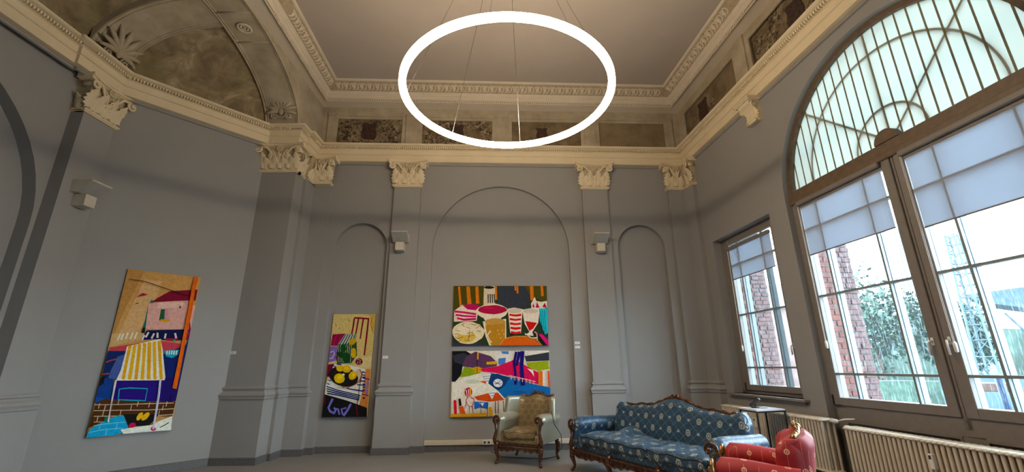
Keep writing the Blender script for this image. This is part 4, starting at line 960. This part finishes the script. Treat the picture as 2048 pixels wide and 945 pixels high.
painting('landscape painting of glasses and bowls on a dark table, upper of the two', FB, -1.20, .71, 1.905, 3.10, -.08, [(137, 113), (692, 118), (700, 473), (131, 473)], C)
# D: cafe tables by the water
D = [('dcd6c8', [(133, 508), (706, 510), (712, 895), (120, 898)]), ('0c0c14', [(133, 508), (215, 508), (250, 530), (200, 560), (185, 650), (150, 690), (128, 690)]), ('30333e', [(133, 535), (200, 520), (280, 560), (290, 590), (240, 605), (145, 575)]), ('5a3c58', [(190, 600), (215, 540), (270, 512), (360, 540), (400, 580), (395, 600), (300, 615)]), ('e0dcd4', [(380, 512), (480, 510), (478, 580), (430, 590), (385, 550)]),
 ('6a8ac8', [(405, 555), (450, 550), (445, 600), (405, 590)]), ('6a8ac8', [(420, 512), (468, 512), (465, 530), (430, 526)]), ('d8a848', [(335, 575), (398, 570), (398, 588), (335, 590)]), ('33363f', [(560, 540), (705, 515), (706, 570), (570, 575)]), ('e2ded6', [(560, 510), (706, 510), (706, 520), (565, 542)]), ('8aa03a', [(175, 665), (205, 600), (290, 620), (300, 640), (240, 655)]), ('9aa838', [(570, 580), (700, 572), (705, 620), (640, 630), (580, 610)]),
 ('d8a03a', [(250, 610), (280, 600), (320, 615), (310, 632), (270, 640)]), ('d85a72', [(300, 615), (400, 600), (480, 570), (500, 560), (640, 640), (640, 710), (560, 690), (470, 660), (390, 640), (310, 632)]), ('1f6ab0', [(360, 640), (470, 665), (640, 715), (711, 728), (711, 790), (560, 780), (430, 790), (380, 740), (300, 700)]), ('24406e', [(300, 690), (315, 650), (400, 645), (470, 670), (440, 720), (400, 745), (360, 720)]),
 ('e8e2d4', [(130, 700), (240, 655), (300, 640), (330, 690), (400, 745), (440, 790), (440, 850), (300, 860), (125, 880)]), ('c8d0b8', oval(250, 690, 40, 14)), ('d85820', [(290, 690), (340, 685), (330, 704)]), ('d2501c', [(260, 780), (340, 760), (400, 756), (440, 800), (350, 810), (280, 800)]),
 ('e8e8e8', oval(402, 700, 28, 24)), ('24406e', 3, [(380, 690), (420, 715)]), ('24406e', 3, [(385, 710), (420, 685)]), ('24406e', 3, [(378, 702), (425, 702)]), ('e6e6e6', [(310, 650), (362, 645), (345, 700), (335, 700)]), ('24406e', 3, [(318, 660), (358, 658)]), ('24406e', 3, [(324, 674), (354, 672)]), ('24406e', 3, [(330, 688), (350, 686)]), ('e6e6e6', [(342, 752), (390, 746), (366, 796)]), ('26304a', 3, [(350, 760), (382, 758)]), ('26304a', 3, [(358, 775), (375, 772)]),
 ('1a1470', 16, [(512, 515), (498, 580), (505, 640), (505, 710)]), ('1a1470', 18, [(530, 515), (512, 600)]), ('1a1470', 24, [(548, 512), (542, 600), (548, 716)]), ('e87830', [(640, 630), (665, 632), (665, 720), (642, 710)]), ('e8dcd8', 12, [(672, 632), (672, 720)]), ('e05a30', 12, [(700, 630), (704, 722)]), ('e8dcd8', [(575, 615), (610, 625), (615, 665), (600, 640)]),
 ('f0c8c8', 4, [(465, 655), (545, 675), (625, 695)])] + [('f0c8c8', 4, [(480 + i * 22, 656 + i * 5), (480 + i * 22, 680 + i * 5)]) for i in range(7)]
D += [('0e5898', 8, [(610, 745), (680, 758)]), ('1a4a86', 4, [(495, 750), (560, 755)]), ('c81c4c', oval(228, 752, 22, 28)), ('f0e0d0', 4, [(215, 740), (220, 778)]), ('f0c040', 6, [(238, 730), (240, 775)]), ('f0e0d0', 4, [(228, 735), (230, 780)]), ('c83060', 4, [(225, 780), (212, 800), (225, 830), (245, 838), (262, 812), (260, 790), (240, 782)]), ('c83060', 3, [(215, 810), (205, 850)]), ('8a2a58', 3, [(232, 835), (232, 875)]), ('8a2a58', 3, [(250, 835), (255, 880)]),
 ('101014', 14, [(175, 790), (180, 832)]), ('e05a20', [(170, 838), (195, 832), (215, 890), (195, 898), (180, 870)]), ('d85a62', 16, [(148, 798), (152, 888)]), ('d8a030', [(122, 880), (210, 880), (330, 872), (340, 895), (120, 898)]), ('5a82d0', [(262, 808), (345, 812), (340, 850), (300, 838), (262, 852)]), ('f0ece4', [(290, 815), (320, 815), (310, 835)]), ('2a2a5a', 3, [(300, 808), (300, 880)]), ('2a2a5a', 3, [(338, 812), (338, 895)]), ('d8a828', [(348, 840), (362, 840), (372, 890), (345, 892)]), ('2a3060', 4, [(385, 805), (385, 880)]), ('2a3060', 4, [(402, 805), (402, 878)]), ('2a3060', 4, [(432, 805), (434, 870)]), ('e8a838', 10, [(284, 518), (282, 560)]), ('101010', 3, [(280, 515), (280, 640)])]
painting('landscape painting of parasols, chairs and blue water, lower of the two', FB, -1.19, .72, .60, 1.805, -.08, [(133, 508), (706, 510), (712, 895), (120, 898)], D)
# ------------------------------------------------------------------ labels, trunking, sockets
def card(label, m4, w=.10, h=.05):
    e = tag(empty('caption_card', m4), label, 'label card', 'small white caption cards')
    MB().box(-w / 2, w / 2, -.004, 0, 0, h).build('card', 'white', e)
    MB().box(-w * .38, w * .1, -.005, -.004, h * .62, h * .70).box(-w * .38, w * .25, -.005, -.004, h * .42, h * .47).box(-w * .38, w * .2, -.005, -.004, h * .25, h * .30).build('print', 'lampface', e)
card('small white caption card on the big stepped pier left of the lemon painting', FP.at(-4.89, 0, 1.75))
card('small white caption card on the pilaster right of the lemon painting', FB.at(-2.45, .10, 1.67))
card('upper of two white caption cards right of the stacked paintings', FB.at(1.285, 0, 1.92))
card('lower of two white caption cards right of the stacked paintings', FB.at(1.285, 0, 1.84))
e = tag(empty('cable_trunking', FB.at(-.23, -.08, .115)), 'cream cable trunking running along the back wall above the dark skirting', 'trunking')
MB().bbox(-1.43, 1.43, -.045, 0, 0, .085, .004).build('duct', 'radiator', e)
MB().bbox(-1.43, 1.43, -.048, -.04, .022, .063, .002).build('duct_lid', 'radiator', e)
e = tag(empty('power_socket', FB.at(-.50, -.028, .158)), 'white double power socket set in the trunking left of the gold armchair', 'socket')
MB().bbox(-.085, .085, -.022, .003, -.04, .04, .004).build('socket_plate', 'white', e)
for x in (-.038, .038):
    s = MB(); s.lathe([(.028, 0), (.028, .004), (.024, .004), (.024, .001), (0.0, .001)], 16, Matrix.Translation((x, -.022, 0)) @ Matrix.Rotation(PI / 2, 4, 'X')); o = s.build('socket_ring', 'lampbox', e)
    MB().lathe([(.019, 0), (.019, .0055), (0.0, .0055)], 14, Matrix.Translation((x, -.022, 0)) @ Matrix.Rotation(PI / 2, 4, 'X')).build('socket_well', 'rubber', e)
# ------------------------------------------------------------------ radiators
mb = MB()
for y in (-.03, -.11, -.19):
    mb.tube([(0, y, .07), (0, y, .66)], .0175, 8, cap=False)
for z, r in ((.665, .034), (.055, .034)): mb.tube([(0, .005, z), (0, -.03, z), (0, -.19, z), (0, -.225, z - .004)], [.018, r, r, .012], 8, flat=.62)
sec_me = mb.mesh('radiator_section', 'radiator', smooth=True)
def radiator(label, u0, n_, zb, pitch, allocu):
    e = tag(empty('radiator', FR.at(u0, .03, zb)), label, 'radiator', 'ribbed radiators under the windows')
    for i in range(n_): inst('section', sec_me, e, Matrix.Translation((i * pitch, 0, 0)))
    L = (n_ - 1) * pitch
    for i in (0, n_ - 1): MB().box(i * pitch - .012, i * pitch + .012, -.12, -.08, -zb, .03).build('foot', 'radiator', e)
    m = MB(); m.bbox(allocu - u0 - .022, allocu - u0 + .022, -.255, -.21, .42, .56, .006); m.build('heat_meter', 'white', e)
    MB().box(allocu - u0 - .013, allocu - u0 + .008, -.258, -.255, .51, .545).build('meter_window', 'rubber', e)
    return e, L
e, L = radiator('cream ribbed radiator under the small window, behind the side table', .33, 42, .14, .056, 1.30)
MB().tube([(L, -.09, .655), (L + .10, -.09, .655), (L + .10, -.05, .67)], .016, 8).tube([(L + .10, -.09, .655), (L + .20, -.03, .69), (L + .30, .02, .70)], .011, 8).lathe([(.022, -.03), (.026, 0), (.026, .05), (.018, .07)], 10, Matrix.Translation((L + .08, -.09, .66)) @ Matrix.Rotation(PI / 2, 4, 'Y')).build('valve', 'white', e, smooth=True)
MB().tube([(L + .02, -.2, .05), (L + .2, -.2, .04), (L + .24, -.05, .04)], .012, 8).build('return_pipe', 'radiator', e, smooth=True)
e, L = radiator('cream ribbed radiator under the tall arched window', 3.0, 46, .09, .056, 4.03)
MB().tube([(0, -.09, .655), (-.09, -.09, .655)], .018, 8).lathe([(.02, -.08), (.028, -.06), (.028, .0), (.02, .01)], 10, Matrix.Translation((-.05, -.09, .655)) @ Matrix.Rotation(PI / 2, 4, 'Y')).build('valve', 'white', e, smooth=True)
MB().tube([(-.09, -.09, .655), (-.10, -.09, .63), (-.10, -.09, -.09)], .012, 8).build('supply_pipe', 'radiator', e, smooth=True)
# ------------------------------------------------------------------ side table and the black device on it
TM = Matrix.Translation((3.63, 6.79, 0)) @ Matrix.Rotation(math.radians(0), 4, 'Z')
c4 = [(3.39, 6.53), (3.87, 6.66), (3.80, 7.06), (3.35, 6.93)]
cx, cy = sum(p[0] for p in c4) / 4, sum(p[1] for p in c4) / 4; c4l = [(x - cx, y - cy) for x, y in c4]
e = tag(empty('side_table', Matrix.Translation((cx, cy, 0))), 'square side table with thin black legs and white top before the radiator', 'table')
mb = MB(); mb.add([(x, y, z) for z in (.875, .895) for x, y in c4l], [(3, 2, 1, 0), (4, 5, 6, 7)] + [(i, (i + 1) % 4, 4 + (i + 1) % 4, 4 + i) for i in range(4)]); mb.build('table_top', 'tabletop', e)
for i, (x, y) in enumerate(c4l):
    MB().box(x * .97 - .010, x * .97 + .010, y * .97 - .010, y * .97 + .010, 0, .875).build('leg', 'black', e)
mb = MB()
for i in range(4):
    a = c4l[i]; b = c4l[(i + 1) % 4]; mb.tube([(a[0] * .97, a[1] * .97, .865), (b[0] * .97, b[1] * .97, .865)], .011, 4)
mb.build('frame_rail', 'black', e)
e = tag(empty('tablet_stand', Matrix.Translation((3.54, 6.83, .895)) @ Matrix.Rotation(math.radians(-35), 4, 'Z')), 'small black tilted device on a stand lying on the white side table', 'device')
MB().bbox(-.05, .05, -.04, .04, 0, .012, .004).build('stand_base', 'rubber', e)
MB().tube([(0, .0, .012), (0, .02, .05)], .012, 8).build('stand_neck', 'black', e)
MB(Matrix.Translation((0, 0, .075)) @ Matrix.Rotation(math.radians(-38), 4, 'Y')).bbox(-.085, .085, -.05, .05, -.022, .022, .010).build('housing', 'rubber', e)
MB(Matrix.Translation((0.0, 0, .075)) @ Matrix.Rotation(math.radians(-38), 4, 'Y')).box(-.07, .07, -.04, .04, .022, .024).build('screen', 'black', e)
MB().tube([(.05, -.02, .006), (.09, -.05, .006), (.12, -.02, .006), (.15, .01, .006)], .004, 6).build('cable', 'rubber', e, smooth=True)
# ------------------------------------------------------------------ upholstered baroque seats
def gauss(x, c, w): return math.exp(-((x - c) / w) ** 2)
def seat_piece(name, label, cat, pos, rot, W, D, arm_h, seat_h, crest, fab, fab2, wood, cushions, legs_x, wing=.10, arm_r=.10, back_in=.16, apron_n=9, crest_span=.8, back_t=.085, lean=.13, arm_drop=0.0, leg_h=.30, flare=0):
    e = tag(empty(name, Matrix.Translation((pos[0], pos[1], 0)) @ Matrix.Rotation(rot, 4, 'Z')), label, cat)
    hw = W / 2
    # base
    MB().rbox((0, D / 2 - .02, leg_h + .075), (hw - .06, D / 2 - .05, .075), .035, n=12, deform=lambda o, p: [o[0], o[1] - .02 * (1 - p[0] ** 2) * (p[1] < 0), o[2]]).build('seat_base', fab, e, smooth=True, uv=True)
    # cushions
    for (x0, x1, hump) in cushions:
        cxx, hx = (x0 + x1) / 2, (x1 - x0) / 2; dep = D - .24
        def df(o, p, hump=hump, hx=hx):
            z = o[2]; puff = .035 * (1 - min(1, abs(p[0])) ** 3) * (1 - abs(p[1]) ** 3)
            if z > 0: z += puff
            z += hump * gauss(p[0], -.95, .45) * (.6 + .5 * p[1]) + .012 * math.sin(p[0] * 7 + p[1] * 4)
            return [o[0], o[1] + .015 * math.sin(p[0] * 4), z]
        c = MB().rbox((cxx, dep / 2 - .025, seat_h - .06), (hx, dep / 2, .065), .05, n=16, deform=df).build('seat_cushion', fab, e, smooth=True, uv=True)
        pts = []
        for i in range(13):
            s = -1 + 2 * i / 12; q = df([s * hx, -dep / 2 + .01, .045], (s, -1, .6)); pts.append((cxx + q[0] * .985, dep / 2 - .025 + q[1] - .004, seat_h - .06 + q[2]))
        MB().tube(pts, .007, 6).build('piping', 'rubber' if fab == 'blue' else fab, c, smooth=True)
    # arms
    for s in (-1, 1):
        ax = s * (hw - arm_r)
        prof = []
        for i in range(15):
            a = math.radians(-62 + 304 * i / 14); prof.append((s * arm_r * .25 + s * -1 * arm_r * math.cos(a + PI) * -1, arm_r * math.sin(a)))
        rows = []; n = 14
        dd = D - .10
        for k_ in range(n + 1):
            t = k_ / n; y = .0 + dd * t; sc = 1.0 if 0 < k_ < n else .0
            edge = min(1, t * 7 + .55) if t < .1 else 1.0; top = arm_h - arm_r - arm_drop * t + .008 * math.sin(t * 5)
            ring = []
            ring.append((ax - s * arm_r * .55 * edge, y, leg_h + .03)); ring.append((ax - s * arm_r * .62 * edge, y, top - arm_r * .9))
            for i in range(13):
                a = math.radians(215 - 250 * i / 12); ring.append((ax - (-s) * arm_r * 1.05 * edge * math.cos(a) * 1.0, y, top + arm_r * edge * math.sin(a)))
            ring.append((ax + s * arm_r * .55 * edge, y, top - arm_r * .95)); ring.append((ax + s * arm_r * .60 * edge, y, leg_h + .03))
            rows.append(ring)
        m = MB(); m.grid(rows, closed=True); m.add(rows[0], [tuple(range(len(rows[0])))]); m.add(rows[-1], [tuple(range(len(rows[0])))])
        m.build('armrest', fab2, e, smooth=True, uv=True, angle=60)
        # carved front of the arm with scroll
        m = MB(); top = arm_h - arm_r; sp_ = spiral(1.25, arm_r * 1.0, arm_r * .25, 18, start=PI / 2, sgn=s * -1)
        pts = [(ax + s * .035, -.02, leg_h - .02), (ax + s * .05, -.035, leg_h + .07), (ax + s * .02, -.025, (leg_h + top) / 2 + .02), (ax + s * .035, -.02, top - .07)] + [(ax + s * .012 + x, -.025 - .001 * i, top - .005 + z) for i, (x, z) in enumerate(reversed(sp_[:0] or sp_))][::-1]
        pts = pts[:4] + [(ax + s * (arm_r * .85), -.02, top - arm_r * .25)] + [(ax + s * arm_r * (.86 - .052 * i) * math.cos(math.radians(i * 24)), -.025 - .002 * i, top + arm_r * (.86 - .052 * i) * math.sin(math.radians(i * 24))) for i in range(1, 15)]
        m.tube(pts, [.030, .034, .024, .026, .024] + [.022 - .0009 * i for i in range(14)], 8, flat=.8)
        m.ball((ax, -.045, top), .028, n=8); m.ball((ax + s * .05, -.04, leg_h + .07), .03, n=8, sq=(.8, .6, 1.2)); m.ball((ax + s * .02, -.04, (leg_h + top) / 2 + .02), .018, n=6, sq=(.8, .6, 1.6))
        m.build('carved_arm_front', wood, e, smooth=True)
    # legs
    for lx in legs_x:
        for ly, fr in ((.02, 1), (D - .12, 0)):
            if not fr and abs(lx) < hw * .5: continue
            s = (lx > 0) - (lx < 0); m = MB()
            m.tube([(lx, ly, leg_h + .04), (lx + s * .03, ly - .03 * fr, leg_h - .02), (lx + s * .035, ly - .035 * fr, leg_h * .68), (lx + s * .01, ly - .01 * fr, leg_h * .3), (lx + s * .015, ly - .015 * fr, .06), (lx + s * .035, ly - .045 * fr, .02)], [.03, .045, .038, .022, .020, .026], 10)
            m.ball((lx + s * .032, ly - .045 * fr, .026), .026, n=8); m.ball((lx + s * .03, ly - .06 * fr, leg_h - .03), .024, n=6, sq=(1, .7, 1.3))
            m.build('leg', wood, e, smooth=True)
    # carved apron
    m = MB(); k = 40; a0, a1 = -(hw - .10), hw - .10; low = lambda x: leg_h - .055 - .035 * abs(math.sin((x / (W / 2)) * PI * (1 if W < 1.5 else 2))) - .012 * math.sin(x * 60)
    xs = [a0 + (a1 - a0) * i / k for i in range(k + 1)]
    m.prism([(x, leg_h + .012) for x in xs] + [(x, low(x)) for x in reversed(xs)], -.022, .012)
    m.tube([(x, -.03, low(x) + .004) for x in xs], .012, 6); m.tube([(x, -.03, leg_h + .004) for x in xs], .010, 6)
    cnt = int(apron_n)
    for i in range(cnt):
        x = a0 + (a1 - a0) * (i + .5) / cnt
        for s in (-1, 1): m.tube([(x + s * (.02 + xx), -.034, leg_h - .04 + zz) for xx, zz in spiral(1.0, .022, .006, 9, start=-PI / 2, sgn=s)], .0065, 5)
        m.ball((x, -.034, leg_h - .035), .012, n=6)
    m.build('carved_apron', wood, e, smooth=True, angle=50)
    # back
    bw = hw - back_in; zb = leg_h + .05
    def bdf(o, p):
        s = p[0]; t = (p[2] + 1) / 2; topz = crest(s); z = zb + (topz - zb) * t
        if p[2] > .999 or True: z += (o[2] - p[2] * .3) * 0
        edge = 1 - abs(p[2]) ** 8 * .0
        y = o[1] + lean * t - wing * max(0, abs(s) - .3) ** 2 * 1.85 * (.25 + .75 * t)
        puff = .03 * (1 - s * s) * math.sin(PI * min(1, t)) * (-1 if p[1] < 0 else 0)
        x = o[0] * (1 + flare * t)
        return [x, y + puff, z]
    def bfull(o, p):
        q = bdf(o, p); t = (p[2] + 1) / 2
        if t > .93: k2 = (t - .93) / .07; q[1] = q[1] * 1.0; q[1] += (0 - p[1]) * back_t * .35 * k2
        return q
    MB().rbox((0, D - .15, 0), (bw, back_t, .3), min(.085, back_t * .8), n=26, deform=bfull).build('backrest', fab2 if fab2 != fab and False else fab, e, smooth=True, uv=True)
    # crest rail following the top of the back
    m = MB(); n = 48; pts = []
    for i in range(n + 1):
        s = (-1 + 2 * i / n) * crest_span; y = D - .15 + lean - wing * max(0, abs(s) - .3) ** 2 * 1.85; pts.append((s * bw * (1 + flare), y, crest(s) + .006 + .006 * math.sin(s * 40)))
    m.tube(pts, [.017 + .012 * gauss(p[0] / bw, 0, .14) + .004 * abs(math.sin(i * .9)) for i, p in enumerate(pts)], 8, flat=1.3)
    zt = crest(0)
    for s in (-1, 1):
        m.tube([(s * (.035 + x), D - .17 + lean, zt + .025 + z) for x, z in spiral(1.3, .035, .008, 14, start=-PI / 2, sgn=s)], .009, 6)
        m.tube([(s * (.11 + x), D - .165 + lean, crest(.12) + .018 + z) for x, z in spiral(1.1, .024, .006, 10, start=-PI / 2, sgn=s)], .007, 6)
        for k_ in (.35, .55, .72): m.ball((s * k_ * crest_span * bw, D - .165 + lean, crest(k_ * crest_span) + .018), .014, n=6, sq=(1.6, 1, .8))
    m.ball((0, D - .175 + lean, zt + .03), .022, n=8, sq=(1, .8, 1.3)); m.build('carved_crest', wood, e, smooth=True)
    return e, bw
RAD = math.radians
gold, gbw = seat_piece('wing_armchair', 'gold brocade wing armchair with carved walnut legs standing before the stacked paintings', 'armchair', (.07, 7.62), RAD(-27), .90, .84, .75, .50,
    lambda s: .975 + .055 * gauss(s, 0, .35) + .03 * gauss(abs(s), .9, .2) - .05 * max(0, (abs(s) - .88) / .12) ** 2.2, 'gold', 'pale', 'wood', [(-.285, .285, 0)], (-.36, .36), wing=.08, back_in=.085, crest_span=.86, arm_r=.085, flare=.02)
# wings reaching forward to the arms, brocade sheen put into a paler colour
for s_ in (-1, 1):
    m4 = Matrix.Translation((s_ * .385, .55, .80)) @ Matrix.Rotation(s_ * RAD(26), 4, 'Z') @ Matrix.Rotation(RAD(-9), 4, 'X')
    MB(m4).rbox((0, 0, 0), (.045, .15, .205), .044, n=12, deform=lambda o, p: [o[0] * (1 + .15 * p[2]), o[1], o[2] + (.02 * p[1] if p[2] > 0 else 0)]).build('wing', 'pale', gold, smooth=True, uv=True)
sofa, _ = seat_piece('settee', 'long blue damask baroque sofa with carved dark wood crest and apron', 'sofa', (1.50, 6.12), RAD(-61.5), 2.66, .92, .75, .52,
    lambda s: .895 + .155 * gauss(s, 0, .34) + .065 * gauss(abs(s), .93, .12) + .03 * gauss(abs(s), .58, .13) - .07 * max(0, (abs(s) - .90) / .10) ** 2.2, 'blue', 'blue', 'wood', [(-1.12, -.55, 0.0), (-.62, .30, .13), (.27, 1.12, .03)], (-1.24, -.42, .42, 1.24), wing=.07, arm_r=.105, back_in=.19, apron_n=24, crest_span=.84)
red, _ = seat_piece('armchair', 'red velvet armchair with gilded crest, cut by the lower edge of the photo', 'armchair', (1.81, 4.19), RAD(-120), .97, .67, .80, .55,
    lambda s: .955 + .04 * gauss(s, 0, .5) - .045 * max(0, (abs(s) - .72) / .28) ** 2.2, 'red', 'red', 'gilt', [(-.31, .31, 0)], (-.38, .38), leg_h=.34, wing=.10, arm_r=.10, back_in=.13, crest_span=.80, arm_drop=.03, back_t=.11, lean=.08)
# loose black cord beside the gold chair
tag(MB().tube([(.62, 7.62, .80), (.66, 7.66, .60), (.78, 7.78, .42), (.80, 7.95, .22), (.70, 8.06, .05), (.50, 8.10, .012), (.2, 8.2, .01), (-.2, 8.3, .01), (-.42, 8.8, .01)], .006, 6).build('cord', 'rubber', smooth=True), 'thin black cord trailing from the gold armchair to the back wall', 'cord')
# ------------------------------------------------------------------ outside
GZ = -.5
def away(px, D, z):   # a spot outside in the compass direction used for siting
    a = math.radians(px); return Vector((math.sin(a) * D, math.cos(a) * D, z))
go = struct(MB().add([(4.2, -20, GZ), (150, -20, GZ), (150, 150, GZ), (4.2, 150, GZ)], [(0, 1, 2, 3)]).build('ground', 'ground'))
def brick_pier(label, u, z0, z1):
    e = tag(empty('brick_pier', FR.at(u - .1, -.56, GZ)), label, 'brick pier', 'brick piers outside the windows')
    fr = Matrix.Identity(4)
    MB().box(-.45, .085, .012, .30, 0, 6.6).build('pier_core', 'mortar', e)
    MB().box(-.45, .085, -.28, .01, 1.3, 6.6).build('jamb_core', 'mortar', e)
    b1 = MB().bbox(-.004, .012, -.062, .062, 0, .066, .003).mesh('brick', 'brick'); b2 = MB().bbox(-.004, .018, -.068, .068, 0, .064, .004).mesh('brick', 'brick2')
    k = 0; z = z0
    while z < z1:
        off = (k % 2) * .07
        for j in range(3):
            y = -.285 + off + j * .14
            if y < -.02: inst('brick', b1, e, Matrix.Translation((.085 + random.uniform(-.003, .003), y + .0, z)))
        for j in range(3):
            y = .065 + off * .5 + j * .145
            if y < .30: inst('brick', b2, e, Matrix.Translation((.085 + random.uniform(-.008, .008), y - .02, z)))
        z += .078; k += 1
    return e
brick_pier('red brick pier outside the small window', .58, .55 + .9, 3.75 + .0)
brick_pier('red brick pier outside the tall arched window', 2.50, .55 + .8, 3.75 + .0)
def tree(label, D, ang, h, w, cz, seed):
    p = away(ang, D, GZ); e = tag(empty('tree', Matrix.Translation(p)), label, 'tree', 'trees outside'); rnd = random.Random(seed)
    m = MB(); m.tube([(0, 0, 0), (.1, .1, h * .35), (.0, .1, h * .7)], [.16, .12, .05], 7)
    for i in range(9):
        a = rnd.uniform(0, 2 * PI); m.tube([(.05, .1, h * rnd.uniform(.3, .5)), (math.cos(a) * w * .5, math.sin(a) * w * .5, h * rnd.uniform(.6, .9))], [.06, .015], 5)
    m.build('trunk', 'bark', e, smooth=True)
    m = MB()
    for i in range(4200):
        a = rnd.uniform(0, 2 * PI); r = math.sqrt(rnd.random()) * w; zz = rnd.gauss(0, .38); r *= math.sqrt(max(.05, 1 - min(1, abs(zz)) ** 2)); s = rnd.uniform(.10, .20)
        c = Vector((math.cos(a) * r, math.sin(a) * r, h * cz + zz * h * (1 - cz))); d1 = Vector((rnd.uniform(-1, 1), rnd.uniform(-1, 1), rnd.uniform(-1, 1))).normalized() * s; d2 = d1.cross(Vector((rnd.uniform(-1, 1), rnd.uniform(-1, 1), 1))).normalized() * s * .6
        m.add([c - d1, c + d2, c + d1, c - d2], [(0, 1, 2, 3)])
    o = m.build('foliage', 'leaf', e, recalc=False); o['kind'] = 'stuff'; return e
tree('green tree beside the red brick pier, seen through the left leaf of the arched window', 33, 38.9, 7.0, 2.7, .62, 1)
tree('smaller green tree right of the first, seen through the left leaf of the arched window', 37.5, 44.6, 5.9, 1.9, .60, 2)
def block(name, label, cat, ang, D, w, d, z0, z1, mat, rot=0, roofm=None):
    p = away(ang, D, GZ); e = tag(empty(name, Matrix.Translation(p) @ Matrix.Rotation(math.radians(-ang + rot), 4, 'Z')), label, cat)
    MB().box(-w / 2, w / 2, 0, d, z0 - GZ, z1 - GZ).build('wall' if name != 'hedge' else 'foliage', mat, e)
    if roofm: MB().add([(-w / 2 - .3, -.3, z1 - GZ), (w / 2 + .3, -.3, z1 - GZ), (w / 2 + .3, d + .3, z1 - GZ), (-w / 2 - .3, d + .3, z1 - GZ), (-w * .2, d / 2, z1 - GZ + w * .28), (w * .2, d / 2, z1 - GZ + w * .28)], [(0, 1, 5, 4), (2, 3, 4, 5), (1, 2, 5), (3, 0, 4), (0, 3, 2, 1)]).build('roof', roofm, e)
    return e
block('building', 'pale pink building with a blue green roof beyond the small window', 'building', 30.6, 45, 9, 6, GZ, 6.3, 'outwall', 0, 'outroof')
hd = block('hedge', 'low green hedge beyond the pavement outside the arched window', 'hedge', 42, 27, 9, 1.0, GZ, .75, 'leaf')
bk = tag(MB(Matrix.Translation(away(47, 50, GZ)) @ Matrix.Rotation(math.radians(-47), 4, 'Z')).prism([(-10, 0), (-9, 2.6), (-7, 3.6), (-5, 5.0), (6, 4.0), (20, 4.8), (45, 3.5), (45, 0)], 0, 4).build('wooded_bank', 'outgreen'), 'long wooded bank on the horizon behind the lattice masts', 'bank')
for a, w, h, dd in ((46.2, 2.2, 2.4, 43), (51.5, 4, 2.2, 43)): block('building', {46.2: 'small white building left of the near lattice mast', 51.5: 'white long building right of the near lattice mast'}[a], 'building', a, dd, w, 5, GZ, h, 'outwhite')
block('low_wall', 'grey wall along the yard outside the right window leaf', 'wall', 49.5, 25.5, 6, .3, GZ, .95, 'steel')
def mast(label, ang, D, h, w, wt):
    e = tag(empty('lattice_mast', Matrix.Translation(away(ang, D, GZ)) @ Matrix.Rotation(.35, 4, 'Z')), label, 'mast', 'lattice masts outside')
    f = lambda z: w + (wt - w) * z / h
    for sx in (-1, 1):
        for sy in (-1, 1): MB().tube([(sx * w, sy * w, 0), (sx * wt, sy * wt, h)], .045, 4).build('corner_post', 'steel', e)
    m = MB(); z = 0; k = 0
    while z < h - .3:
        st = f(z) * 2.0 + .05; z2 = min(h, z + st); a, b = f(z), f(z2)
        for p, q in (((-1, -1), (1, -1)), ((1, -1), (1, 1)), ((1, 1), (-1, 1)), ((-1, 1), (-1, -1))):
            m.tube([(p[0] * a, p[1] * a, z), (q[0] * b, q[1] * b, z2)], .018, 4, cap=False); m.tube([(p[0] * b, p[1] * b, z2), (q[0] * b, q[1] * b, z2)], .022, 4, cap=False)
        z = z2
    m.build('lattice', 'steel', e); return e
mast('slender steel lattice mast seen through the right leaf of the arched window', 46.4, 26.5, 7.4, .37, .15)
mast('tall thin lattice mast beyond the trees in the left leaf of the arched window', 42.7, 60, 15.6, .5, .35)
e = tag(empty('yard_canopy', Matrix.Translation((22.6, 19.9, GZ)) @ Matrix.Rotation(math.radians(-48), 4, 'Z')), 'big blue sheet metal canopy on braced posts outside the right leaf', 'canopy')
MB().add([(x, y, z) for y in (0, 3.0) for x, z in ((-1.3, 5.15), (6.0, 5.6), (6.0, 3.4), (1.2, 4.1), (-.9, 4.75))], [tuple(range(5)), tuple(range(5, 10))[::-1]] + [(i, (i + 1) % 5, 5 + (i + 1) % 5, 5 + i) for i in range(5)]).build('canopy_roof', 'canopy', e)
for x in (.55, 3.2):
    MB().box(x - .11, x + .11, .2, .4, 0, 4.4).build('post', 'canopy', e); MB().tube([(x, .3, 2.6), (x + 1.1, .3, 3.9)], .05, 5).tube([(x, .3, 2.6), (x - .8, .3, 4.2)], .05, 5).build('brace', 'canopy', e)
e = tag(empty('bollard', Matrix.Translation(away(46.6, 12, GZ))), 'slim blue post standing on the pavement outside the right window leaf', 'post')
MB().lathe([(.06, 0), (.06, 1.75), (.045, 1.80), (0, 1.81)], 12).build('shaft', 'post', e, smooth=True); MB().lathe([(.09, 0), (.09, .06), (.06, .08)], 12).build('collar', 'steel', e)
tag(MB(Matrix.Translation(away(46.2, 14, GZ)) @ Matrix.Rotation(math.radians(-46), 4, 'Z')).bbox(-.35, .35, -.08, .08, 1.42, 1.60, .02).box(-.3, -.26, -.03, .03, 0, 1.42).box(.26, .3, -.03, .03, 0, 1.42).build('barrier', 'orange'), 'small orange barrier board behind the blue post outside', 'barrier')
